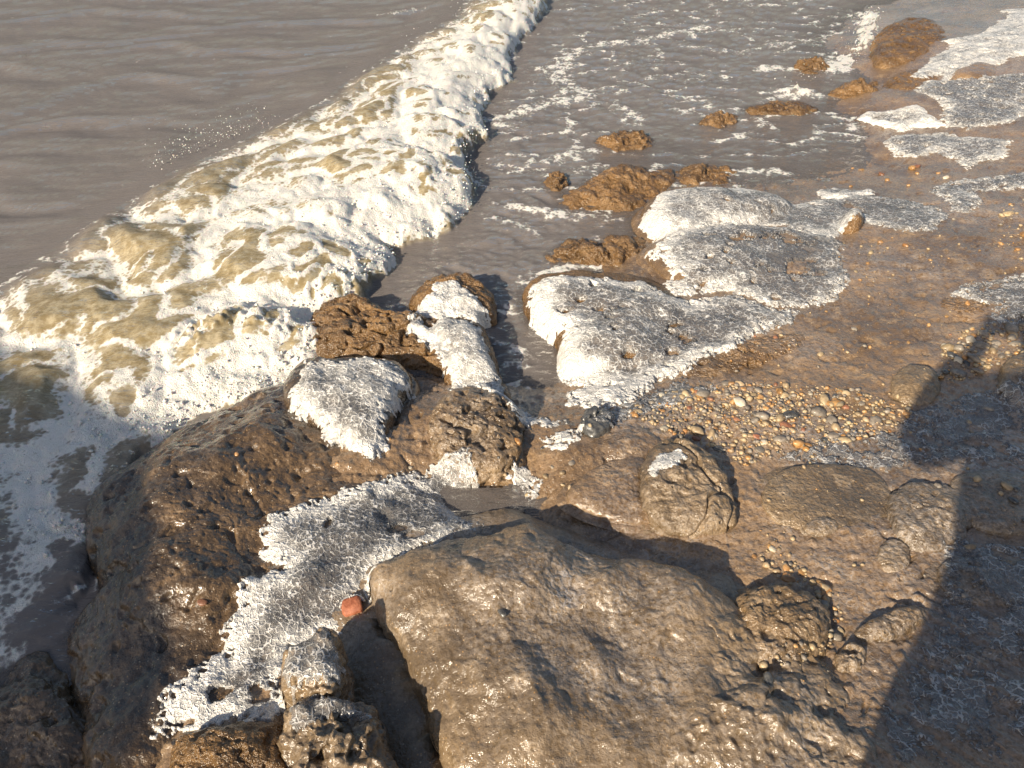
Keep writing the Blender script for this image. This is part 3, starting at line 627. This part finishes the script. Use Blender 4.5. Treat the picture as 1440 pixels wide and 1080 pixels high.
def spray(pl, n, h, seed, spread):
    r_ = np.random.default_rng(seed); P = upp(pl, SEA+.05); t = r_.uniform(0, len(P)-1, n); i = t.astype(int).clip(0, len(P)-2); a = (t-i)[:, None]
    P = P; p = P[i]*(1-a)+P[i+1]*a+r_.normal(size=(n, 2))*spread
    return np.column_stack([p, SEA+.05+np.abs(r_.normal(size=n))**1.4*h])
sp = np.concatenate([spray([(225,235),(260,215),(300,200),(325,190),(380,170)], 520, .055, 1, .03), spray([(560,75),(640,25),(690,0)], 90, .05, 2, .05), spray([(680,190),(650,220),(668,270),(645,305)], 120, .06, 3, .03), spray([(1225,25),(1215,60),(1195,85)], 420, .07, 4, .05), spray([(1100,130),(1150,110),(1170,100)], 90, .06, 5, .05), spray([(300,490),(360,470),(425,480)], 110, .05, 6, .03)])
bv, bf = blobs(sp, np.random.default_rng(9).gamma(1.6, .0009, len(sp)).clip(.0006, .005), IV, IF, 8, .2)
link('spray', mesh_np('spray', bv, bf), M['foam'], kind='stuff', label='drops of spray flying off the wave crest', cat='spray')

# ------------------------------------------------------------------ ice
def vein_(e): return ss(.30, .0, e)
def ice(name, poly, label, zref=.05, res=.005, thick=.02, w=.035, wb=.35, wrim=.6, rimw=.10, lace=.05, holes=.93, mat='ice', seed=0, rough=1.0, rimside=None, cellsz=.017, cat='ice', smoothz=True, patch=0.):
    P = upp(poly, zref); lo = P.min(0)-.05; hi = P.max(0)+.05
    x, y = np.meshgrid(np.arange(lo[0], hi[0], res), np.arange(lo[1], hi[1], res), indexing='ij')
    s = sdf(P, x, y)
    es = 2.2 if res > .0075 else 1.0; thick = thick*(.55 if res > .0075 else .8)
    s = s+rough*(es*.022*fbm(x*11/es, y*11/es, 3, seed)+.016*fbm(x*32, y*32, 2, seed+1)+.012*fbm(x*85, y*85, 2, seed+2))-.002
    f1, f2, cid = voro(x/cellsz+.4*perlin(x*40, y*40, 6), y/cellsz, seed+7); e = f2-f1
    hole = (e > .22) & (cid > .25+s/max(lace, 1e-4)*.75) & (s < lace)
    g1, g2, gid = voro(x/.055+.5*perlin(x*20, y*20, 9), y/.055, seed+11)
    hole |= (gid > holes) & (g1 < .34+.1*perlin(x*60, y*60, 3)) & (s > .02)
    wht = wb*.8-.06+wrim*.8*ss(rimw, 0, s)+.30*fbm(x*5, y*5, 3, seed+30)+.22*fbm(x*15, y*15, 2, seed+31)
    if rimside is not None:
        rx, ry = rimside; u = ((x-x.mean())*rx+(y-y.mean())*ry)/(np.ptp(x)+np.ptp(y))*2; wht = wht+u*.55
    if patch:
        pn = fbm(x*7, y*7, 3, seed+50)*.75+fbm(x*40, y*40, 2, seed+51)*.10+vein_(e)*.12
        hole |= (pn+np.clip(wht, -.2, 1)*.9 < patch-.62)
    m = (s > 0) & ~hole
    vein = ss(.30, .0, e)
    t = thick*(.35+.65*np.clip(wht/.6, 0, 1.2))*(1-np.exp(-np.maximum(s, 0)/(w*1.5)))*(1+.5*fbm(x*7, y*7, 3, seed+20))+.0022*vein*rough+.004*fbm(x*24, y*24, 2, seed+21)*rough+.0025
    t = np.where(m, np.maximum(t, .003), -.004)
    base = hm(x, y, HMB)
    z = np.where(m, np.maximum(base+t, hm(x, y)+.002), hm(x, y)-.003)
    Q = grid_faces(*x.shape)[:, ::-1]; k = m.ravel()[Q].any(1)
    c = P.mean(0); org = np.array([c[0], c[1], float(hm(np.array([c[0]]), np.array([c[1]]))[0])])
    V = np.stack([x, y, z], -1).reshape(-1, 3)-org
    V, Q, a = compact(V, Q[k], {'white': np.clip(wht, 0, 1)})
    return link(name, mesh_np(name, V, Q, attrs=a), M[mat], label=label, cat=cat, loc=org)
ice('ice_sheet', [(660,620),(605,622),(540,648),(440,680),(375,708),(358,730),(362,765),(390,778),(330,800),(330,825),(300,865),(297,890),(240,930),(215,960),(203,1002),(250,1008),(310,995),(350,1002),(390,985),(395,930),(420,890),(500,860),(525,800),(545,775),(600,755),(640,735),(700,722),(650,690),(640,665),(668,645)],
    'long lacy white ice sheet draped down the dark ledge', zref=.08, res=.0036, thick=.012, wb=.16, wrim=.95, rimw=.13, lace=.035, holes=.88, mat='ice_fine', seed=100, patch=0.34, rimside=(-1.0, .15))
ice('ice_crust', [(427,497),(443,501),(480,503),(513,498),(547,502),(567,515),(583,527),(560,535),(563,553),(543,570),(543,605),(522,627),(500,617),(467,603),(433,575),(400,557),(403,540),(420,525)],
    'domed white ice crust with holes on the low ledge rock', zref=.09, res=.004, thick=.026, wb=.62, wrim=.35, lace=.03, holes=.93, seed=120)
ice('ice_hood', [(568,420),(580,403),(603,397),(613,384),(640,383),(660,397),(680,407),(692,420),(690,436),(668,434),(650,425),(630,428),(593,424)],
    'thick rounded white ice cap on the rock beside the channel', zref=.06, res=.0045, thick=.045, wb=.85, wrim=.2, lace=.008, holes=1.1, seed=130)
ice('ice_tongue', [(580,436),(603,444),(623,429),(660,434),(677,450),(683,470),(697,493),(707,520),(720,550),(710,553),(687,549),(660,538),(630,541),(627,520),(633,507),(617,487),(597,467),(570,450)],
    'tapering white ice tongue running along the channel bank', zref=.055, res=.0042, thick=.03, wb=.72, wrim=.3, lace=.02, holes=1.1, seed=140)
ice('ice_strip', [(716,553),(747,568),(795,580),(802,590),(763,592),(713,585),(712,572)], 'narrow rippled ice strip across the head of the channel', zref=.03, res=.005, thick=.012, wb=.45, lace=.03, seed=150)
ice('ice_patch', [(762,607),(813,600),(815,618),(790,634),(768,628)], 'small ragged ice patch below the channel head', zref=.03, res=.005, thick=.01, wb=.5, lace=.05, seed=151)
ice('ice_patch', [(700,668),(712,650),(742,645),(762,662),(752,690),(722,692)], 'lacy ice scrap beside the meltwater pool', zref=.03, res=.0045, thick=.008, wb=.45, lace=.06, seed=152)
ice('ice_sheet', [(740,402),(748,385),(790,376),(850,379),(905,384),(935,400),(975,408),(1030,400),(1080,420),(1125,425),(1118,447),(1060,463),(1030,486),(990,496),(960,512),(930,517),(900,546),(860,561),(820,556),(795,550),(800,520),(826,515),(797,508),(780,482),(786,460),(800,450),(770,447),(746,428)],
    'broad cream ice sheet flowing from the rounded rock nose onto the mud', zref=.04, res=.0055, thick=.024, wb=.34, wrim=.7, rimw=.16, lace=.045, holes=.93, seed=160, patch=0.5, rimside=(-1.1, .1))
ice('ice_sheet', [(912,342),(945,325),(985,312),(1050,304),(1130,310),(1190,332),(1185,360),(1197,388),(1180,416),(1125,425),(1080,420),(1030,398),(985,400),(955,402),(935,385),(945,368),(928,355)],
    'lacy ice sheet over the low rock shelf with a crumbly white end', zref=.03, res=.0065, thick=.018, wb=.32, wrim=.6, rimw=.12, lace=.05, holes=.92, seed=170, patch=0.55, rimside=(-1.0, .0))
ice('ice_sheet', [(902,296),(925,270),(960,262),(1045,261),(1110,267),(1150,268),(1200,255),(1237,262),(1290,272),(1335,300),(1312,326),(1270,325),(1215,300),(1190,320),(1160,332),(1130,312),(1070,304),(1010,310),(975,325),(955,331),(925,316)],
    'smooth pale grey ice sheet spreading from the domed rock', zref=.03, res=.008, thick=.022, wb=.46, wrim=.4, rimw=.12, lace=.03, holes=.98, seed=180, patch=0.5, rimside=(-.7, .0), rough=.8)
ice('ice_ridge', [(1152,252),(1175,246),(1237,254),(1237,264),(1190,268),(1157,264)], 'small lumpy ice ridge at the edge of the wet flat', zref=.02, res=.008, thick=.035, wb=.62, lace=.02, holes=1.1, seed=181)
ice('ice_sheet', [(1450,-20),(1405,12),(1425,16),(1380,45),(1325,53),(1340,58),(1310,73),(1289,95),(1327,93),(1330,106),(1347,97),(1373,87),(1400,90),(1450,76),(1520,60),(1520,-40)],
    'bright white ice sheet on the far shore above the serrated tongue', zref=.06, res=.012, thick=.05, w=.08, wb=.88, wrim=.1, lace=.03, holes=1.1, seed=190)
ice('ice_sheet', [(1289,118),(1307,103),(1360,107),(1450,108),(1520,110),(1520,165),(1440,162),(1417,171),(1360,171),(1337,164),(1330,147),(1320,131)],
    'patchy lilac ice sheet between the far white ice and the narrow ice flow', zref=.04, res=.010, thick=.025, wb=.45, wrim=.4, lace=.08, holes=.85, seed=200, patch=0.62)
ice('ice_tongue', [(1214,141),(1227,135),(1260,138),(1293,137),(1313,150),(1337,164),(1293,161),(1270,164),(1253,154),(1233,148)],
    'thin ice tongue with a serrated dripping underside', zref=.04, res=.008, thick=.045, w=.02, wb=.72, lace=.012, holes=1.1, seed=210)
ice('ice_sheet', [(1250,181),(1260,172),(1327,175),(1353,183),(1393,190),(1424,198),(1410,218),(1360,232),(1350,214),(1323,201),(1287,204),(1260,198)],
    'narrow grey ice flow above the small wet flat', zref=.02, res=.009, thick=.03, wb=.5, wrim=.35, lace=.04, holes=.96, seed=220, patch=0.45)
ice('ice_sheet', [(1313,258),(1333,247),(1450,240),(1520,240),(1520,266),(1440,264),(1377,268),(1382,284),(1367,304),(1337,294),(1331,273)],
    'thin ice patch with a notched edge beside the amber pebbles', zref=.03, res=.008, thick=.014, wb=.42, wrim=.3, lace=.06, seed=230, patch=0.55)
ice('ice_sheet', [(1450,388),(1400,394),(1350,400),(1338,414),(1400,430),(1388,455),(1450,462),(1530,460),(1530,385)],
    'thin frosty ice skin behind the heap of shingle', zref=.04, res=.007, thick=.01, wb=.3, wrim=.35, lace=.07, holes=.85, seed=240, patch=0.62)
ice('ice_glaze', [(830,600),(870,562),(960,520),(1000,530),(1010,545),(960,560),(900,580),(860,600)], 'thin glaze of ice around the pebbles beside the dark flint', zref=.03, res=.006, thick=.007, wb=.2, wrim=.25, lace=.05, holes=.85, seed=250, patch=0.6)
ice('ice_glaze', [(388,925),(400,893),(430,880),(458,888),(476,905),(478,935),(462,950),(430,945),(405,955)], 'cream ice glaze over the top of the cream knob', zref=.16, res=.0036, thick=.008, wb=.28, wrim=.1, lace=.01, holes=.93, seed=260, rough=.6)
ice('ice_glaze', [(398,1005),(404,978),(440,966),(490,971),(522,988),(510,1000),(470,992),(440,1010),(415,1012)], 'clear ice glaze dripping over the large lumpy knob', zref=.155, res=.0036, thick=.008, wb=.12, wrim=.1, lace=.01, holes=.93, seed=261, rough=.6)
ice('ice_glaze', [(912,645),(925,626),(955,620),(965,632),(950,648),(930,652),(925,662),(915,656)], 'thick icy white lip on top of the cleft boulder', zref=.11, res=.004, thick=.012, wb=.6, wrim=.2, lace=.005, holes=1.1, seed=262, rough=.5)
0 and ice('ice_glaze', [(524,797),(548,778),(600,766),(640,775),(650,800),(610,815),(575,835),(560,825),(540,815)], 'pale ice lip along the near corner of the broad boulder', zref=.15, res=.0042, thick=.010, wb=.2, wrim=.1, lace=.008, holes=1.1, seed=263, rough=.5)
ice('ice_glaze', [(1270,590),(1330,560),(1450,540),(1530,560),(1530,660),(1380,655),(1300,650)], 'lacy thin ice skin on the shaded mud behind the dark flat stone', zref=.05, res=.006, thick=.004, wb=.16, wrim=.2, lace=.08, holes=.7, seed=270, patch=.66)
ice('ice_glaze', [(1330,755),(1400,760),(1500,770),(1500,1000),(1440,1080),(1250,1080),(1230,1000),(1290,930),(1330,870)], 'lacy thin ice skin over the shaded mud near the small round stone', zref=.07, res=.005, thick=.004, wb=.13, wrim=.15, lace=.1, holes=.7, seed=271, patch=.68)
ice('ice_glaze', [(1090,640),(1200,600),(1260,610),(1300,650),(1250,660),(1160,652)], 'thin sunlit ice skin between the pebbles and the flat slab', zref=.04, res=.006, thick=.004, wb=.15, wrim=.15, lace=.08, holes=.8, seed=272, patch=.62)
0 and ice('ice_glaze', [(770,812),(800,805),(835,822),(850,852),(832,882),(795,872),(775,845)], 'round white frost patch on the crown of the broad boulder', zref=.16, res=.0045, thick=.004, w=.05, wb=.30, wrim=-.3, rimw=.08, lace=.02, holes=1.1, seed=264, rough=.7)

# ------------------------------------------------------------------ pebbles
def hit(px, py):
    """first point of the solid surface along the photo pixel's ray"""
    for z in np.arange(.30, -.1, -.004):
        x, y = up(px, py, z)
        if hm(np.array([x]), np.array([y]))[0] >= z: break
    return float(x), float(y)
def pebble_mesh(seed, sub=2):
    v, f = (IV2, IF2) if sub == 2 else (IV, IF)
    r_ = np.random.default_rng(seed); o = r_.uniform(0, 50, 3)
    d = 1+.30*fbm3(v[:, 0]*.9+o[0], v[:, 1]*.9+o[1], v[:, 2]*.9+o[2], 2, seed)*1.6
    v = v*d[:, None]
    for _ in range(3):                                   # knocked-off facets
        nrm = r_.normal(size=3); nrm /= np.linalg.norm(nrm); h = r_.uniform(.62, .85)
        t = v@nrm; v = v-np.maximum(t-h, 0)[:, None]*nrm*.85
    return v, f
PEB = {}
for ci, c in enumerate(STONE):
    for k in range(4):
        v, f = pebble_mesh(ci*10+k); me = mesh_np('pebble', v, f); me.materials.append(STONE[c]); PEB[c, k] = me
ADJ = {'amber': 'glossy amber pebble', 'tan': 'smooth tan pebble', 'grey': 'dull grey pebble', 'dark': 'dark flint pebble', 'white': 'pale whitish pebble', 'rust': 'rust red pebble'}
def pebble(x, y, r, c, where, seed):
    r_ = random.Random(seed)
    z = float(hm(np.array([x]), np.array([y]), HMB)[0])
    r *= .8; ax = (r*r_.uniform(.95, 1.35), r*r_.uniform(.75, 1.0), r*r_.uniform(.45, .8))
    o = link('pebble', PEB[c, r_.randrange(4)], label=ADJ[c]+' '+where, cat='pebble', group=c+' pebbles '+where, loc=(x, y, z+ax[2]*r_.uniform(-.25, .35)))
    o.scale = ax; o.rotation_euler = (r_.uniform(-.35, .35), r_.uniform(-.35, .35), r_.uniform(0, 6.28))
def inpoly(poly, n, z, seed):
    P = upp(poly, z); r_ = np.random.default_rng(seed); out = np.zeros((0, 2))
    while len(out) < n:
        q = r_.uniform(P.min(0), P.max(0), (n*4, 2)); out = np.concatenate([out, q[sdf(P, q[:, 0], q[:, 1]) > 0]])
    return out[:n]
ZONES = [([(880,575),(940,540),(985,532),(1060,535),(1200,548),(1250,570),(1285,575),(1270,605),(1190,625),(1090,640),(1050,655),(1010,630),(940,605)], 138, (.010, .025), dict(amber=.28, tan=.28, grey=.24, dark=.05, white=.07, rust=.08), 'in the shingle band below the mud flat'),
 ([(1325,490),(1365,462),(1440,452),(1480,460),(1470,500),(1400,520),(1350,545),(1315,535)], 48, (.012, .03), dict(amber=.05, tan=.15, grey=.5, dark=.2, white=.1), 'in the shaded heap behind the round boulder'),
 ([(1050,780),(1090,760),(1120,800),(1180,850),(1180,905),(1120,960),(1070,960),(1060,940),(1150,925),(1165,880)], 26, (.008, .02), dict(amber=.45, tan=.3, grey=.1, white=.1, rust=.05), 'lodged around the crusty pitted lump'),
 ([(1405,300),(1440,275),(1500,270),(1500,380),(1410,375),(1395,340)], 22, (.014, .034), dict(amber=.55, tan=.3, white=.15), 'in the amber cluster beside the thin ice patch'),
 ([(960,470),(1200,320),(1380,300),(1400,420),(1330,500),(1130,520)], 28, (.007, .019), dict(amber=.4, tan=.3, grey=.1, rust=.15, white=.05), 'scattered on the open mud flat'),
 ([(1190,210),(1260,200),(1330,230),(1300,260),(1210,260)], 10, (.014, .03), dict(amber=.6, tan=.2, rust=.2), 'on the small wet flat below the grey ice flow'),
 ([(1290,600),(1440,560),(1460,880),(1340,1000),(1320,800)], 16, (.008, .02), dict(grey=.5, tan=.3, dark=.2), 'in the shaded frozen mud'),
 ([(800,620),(830,600),(880,640),(820,700),(690,660),(720,620)], 14, (.007, .016), dict(amber=.35, tan=.35, dark=.1, grey=.2), 'around the head of the channel')]
sd = 1000
for zi, (poly, n, (r0, r1), wts, where) in enumerate(ZONES):
    P = inpoly(poly, n, .03, 500+zi); cs = list(wts)
    for x, y in P:
        sd += 1; rr = random.Random(sd)
        pebble(float(x), float(y), r0+(r1-r0)*rr.random()**1.7, rr.choices(cs, [wts[c] for c in cs])[0], where, sd)
for (px, py, r, c, z) in [(333,640,.010,'amber',.08),(475,653,.010,'amber',.08),(577,660,.009,'white',.1),(285,848,.013,'rust',.1),(548,617,.008,'amber',.06),(390,905,.010,'amber',.14),(512,818,.008,'amber',.1),(1200,305,.01,'tan',.05)]:
    x, y = hit(px, py); sd += 1; pebble(float(x), float(y), r, c, 'lying singly on the ledge and its ice', sd)
for (px, py, r, c, lb) in [(1074,937,.016,'tan','yellowish pebble wedged below the crusty lump'),(1080,958,.017,'dark','dark flat pebble under the yellowish wedged pebble'),(706,862,.012,'dark','black flint chip frozen onto the broad boulder'),(1330,250,.02,'white','lone white pebble by the notched ice')]:
    x, y = hit(px, py); sd += 1; pebble(float(x), float(y), r, c, 'x', sd); o = COL.objects[-1]; o['label'] = lb; del o['group']
# fine shingle between the pebbles: one mass
GR = []
for zi, (poly, n, (r0, r1), wts, where) in enumerate(ZONES[:5]+[([(960,470),(1200,320),(1440,300),(1440,1000),(1100,1000),(1060,700),(900,600)], 12, (.006, .012), 0, '')]):
    GR.append(inpoly(poly, [1700, 420, 140, 130, 60, 170][zi], .03, 700+zi))
for ci, c in enumerate(('amber', 'tan', 'grey')):
    P = np.concatenate([(g[0::6], g[1::2], np.concatenate([g[2::6], g[4::6]]))[ci] for g in GR]); z = hm(P[:, 0], P[:, 1], HMB); r = np.random.default_rng(ci).gamma(3, .0014, len(P)).clip(.002, .010)
    bv, bf = blobs(np.column_stack([P, z+r*.25]), r, IV, IF, 40+ci, .35, .7)
    link('shingle', mesh_np('shingle', bv, bf), STONE[c], kind='stuff', label='fine %s shingle grit strewn between the pebbles' % {'amber': 'amber', 'tan': 'tan', 'grey': 'grey'}[c], cat='shingle')

# ------------------------------------------------------------------ brick fragment with its rim of ice
b = NB('red_brick'); n = b.noise(55, 5, .7)
M['brick'] = b.fin(b.bsdf(Base_Color=b.mix(b.step(.35, .65, n), (.26, .075, .033), (.40, .14, .07)), Roughness=.6, Normal=b.bump(n, .004)).outputs[0])
bx, by = hit(498, 862); bz = float(hm(np.array([bx]), np.array([by]))[0])
v, f = pebble_mesh(801); q = np.sign(v)*np.abs(v)**.35; q = q*(1+.07*rng.normal(size=(len(q), 1)))
br = link('brick_fragment', mesh_np('brick_fragment', q*[.026, .024, .024], f, smooth=False), M['brick'], label='small red brick fragment rimmed with ice beside the trough', cat='brick', loc=(bx, by, bz+.015))
br.rotation_euler = (.15, -.1, .3)
t = np.linspace(.2, 2.9, 26); V = []; 
for i, a in enumerate(t):
    rr = .007*(.6+.5*math.sin(i*1.7)**2)*math.sin((i+.6)/26*math.pi)**.4
    for k in range(8):
        p = 2*math.pi*k/8; V.append(((.031+rr*math.cos(p))*math.cos(a), (.029+rr*math.cos(p))*math.sin(a), .006+rr*1.3*math.sin(p)))
link('ice_rim', mesh_np('ice_rim', np.array(V), grid_faces(26, 8, True), attrs={'white': np.full(208, .7)}), M['ice'], parent=br)

# ------------------------------------------------------------------ the person taking the picture (their shadow falls across the right of the view)
def plain(name, c, rough=.8):
    b = NB(name); n = b.noise(140, 3); return b.fin(b.bsdf(Base_Color=b.mix(n, tuple(k*.8 for k in c), c), Roughness=rough, Normal=b.bump(n, .001)).outputs[0])
M['skin'] = plain('skin', (.5, .3, .22), .5); M['coat'] = plain('coat_cloth', (.03, .035, .05)); M['jeans'] = plain('trouser_cloth', (.04, .05, .08)); M['wool'] = plain('wool', (.06, .05, .05)); M['boot'] = plain('boot_leather', (.04, .03, .025), .5)
def skin_mesh(name, verts, edges, radii, root, mat, parent=None, sub=2):
    me = bpy.data.meshes.new(name); me.from_pydata(verts, edges, [])
    o = link(name, me, mat, parent=parent)
    m = o.modifiers.new('skin', 'SKIN'); m.use_smooth_shade = True
    sv = me.skin_vertices[0].data if me.skin_vertices else None
    if sv is None:
        bpy.context.view_layer.objects.active = o; bpy.ops.mesh.customdata_skin_add(); sv = me.skin_vertices[0].data
    for i, r in enumerate(radii): sv[i].radius = (r, r) if not isinstance(r, tuple) else r; sv[i].use_root = (i == root)
    s_ = o.modifiers.new('sub', 'SUBSURF'); s_.levels = s_.render_levels = sub
    return o
PX, PY, PZ = .02, -.46, .10
J = dict(pelvis=(0, 0, .95), waist=(0, 0, 1.08), chest=(0, .01, 1.30), neck0=(0, .02, 1.46), neck=(0, .04, 1.52), head=(0, .07, 1.62), top=(0, .06, 1.72))
for s_, k in ((-1, 'l'), (1, 'r')):
    J.update({'hip'+k: (s_*.09, 0, .90), 'knee'+k: (s_*.11, .02, .50), 'ank'+k: (s_*.12, -.01, .09), 'toe'+k: (s_*.14, .17, .04),
              'sh'+k: (s_*.19, .01, 1.42), 'el'+k: (s_*.27, .16, 1.20), 'wr'+k: (s_*.10, .31, 1.40), 'ha'+k: (s_*.075, .34, 1.46)})
def chain(keys, edges, rad, root, name, mat, parent=None):
    return skin_mesh(name, [J[k] for k in keys], [(keys.index(a), keys.index(b_)) for a, b_ in edges], [rad[k] for k in keys], keys.index(root), mat, parent)
LE = [('pelvis', 'waist'), ('waist', 'chest'), ('chest', 'neck0'), ('neck0', 'neck'), ('neck', 'head'), ('head', 'top')]
for k in 'lr': LE += [('pelvis', 'hip'+k), ('hip'+k, 'knee'+k), ('knee'+k, 'ank'+k), ('ank'+k, 'toe'+k), ('chest', 'sh'+k), ('sh'+k, 'el'+k), ('el'+k, 'wr'+k), ('wr'+k, 'ha'+k)]
rad = dict(pelvis=.13, waist=.12, chest=.14, neck0=.07, neck=.055, head=.095, top=.07)
for k in 'lr': rad.update({'hip'+k: .085, 'knee'+k: .055, 'ank'+k: .04, 'toe'+k: .035, 'sh'+k: .065, 'el'+k: .042, 'wr'+k: .03, 'ha'+k: .038})
body = chain(list(J), LE, rad, 'pelvis', 'person', M['skin']); body.location = (PX, PY, PZ)
body['label'] = 'person in a dark winter coat and wool hat holding up a phone'; body['category'] = 'person'
ck = ['pelvis', 'waist', 'chest', 'neck0']+[a+k for k in 'lr' for a in ('hip', 'sh', 'el', 'wr')]
cr_ = {a: rad[a]+.045 for a in ck}; cr_.update(pelvis=.19, waist=.19, chest=.20, hipl=.13, hipr=.13, neck0=.09)
chain(ck, [e for e in LE if e[0] in ck and e[1] in ck], cr_, 'pelvis', 'coat', M['coat'], body)
for k in 'lr':
    tk = ['hip'+k, 'knee'+k, 'ank'+k]; chain(tk, [(tk[0], tk[1]), (tk[1], tk[2])], {tk[0]: .10, tk[1]: .075, tk[2]: .06}, tk[0], 'trouser_leg', M['jeans'], body)
    bk = ['ank'+k, 'toe'+k]; chain(bk, [(bk[0], bk[1])], {bk[0]: .058, bk[1]: .05}, bk[0], 'boot', M['boot'], body)
    for fi in range(5):                                     # fingers round the phone
        hx, hy, hz = J['ha'+k]; s_ = -1 if k == 'l' else 1
        p0 = (hx, hy, hz-.01); p1 = (hx-s_*.005, hy+.035, hz-.02+.018*fi); p2 = (hx-s_*.03, hy+.038, hz-.02+.019*fi)
        skin_mesh('finger', [p0, p1, p2], [(0, 1), (1, 2)], [.010, .009, .007], 0, M['skin'], body, 1)
v, f = icos(3); v = v[:, :]*[.115, .125, .10]; v[:, 2] = np.maximum(v[:, 2], -.03)
link('wool_hat', mesh_np('wool_hat', v+np.array([0, .055, 1.68]), f), M['wool'], parent=body)
ph = np.array([(a, b_, c) for a in (-.075, .075) for b_ in (-.005, .005) for c in (-.037, .037)])
link('phone', mesh_np('phone', ph, np.array([(0, 1, 3, 2), (4, 6, 7, 5), (0, 4, 5, 1), (2, 3, 7, 6), (0, 2, 6, 4), (1, 5, 7, 3)]), smooth=False), M['boot'], label='dark phone held up in both hands by the person', cat='phone', loc=(PX, PY+.365, PZ+1.475))
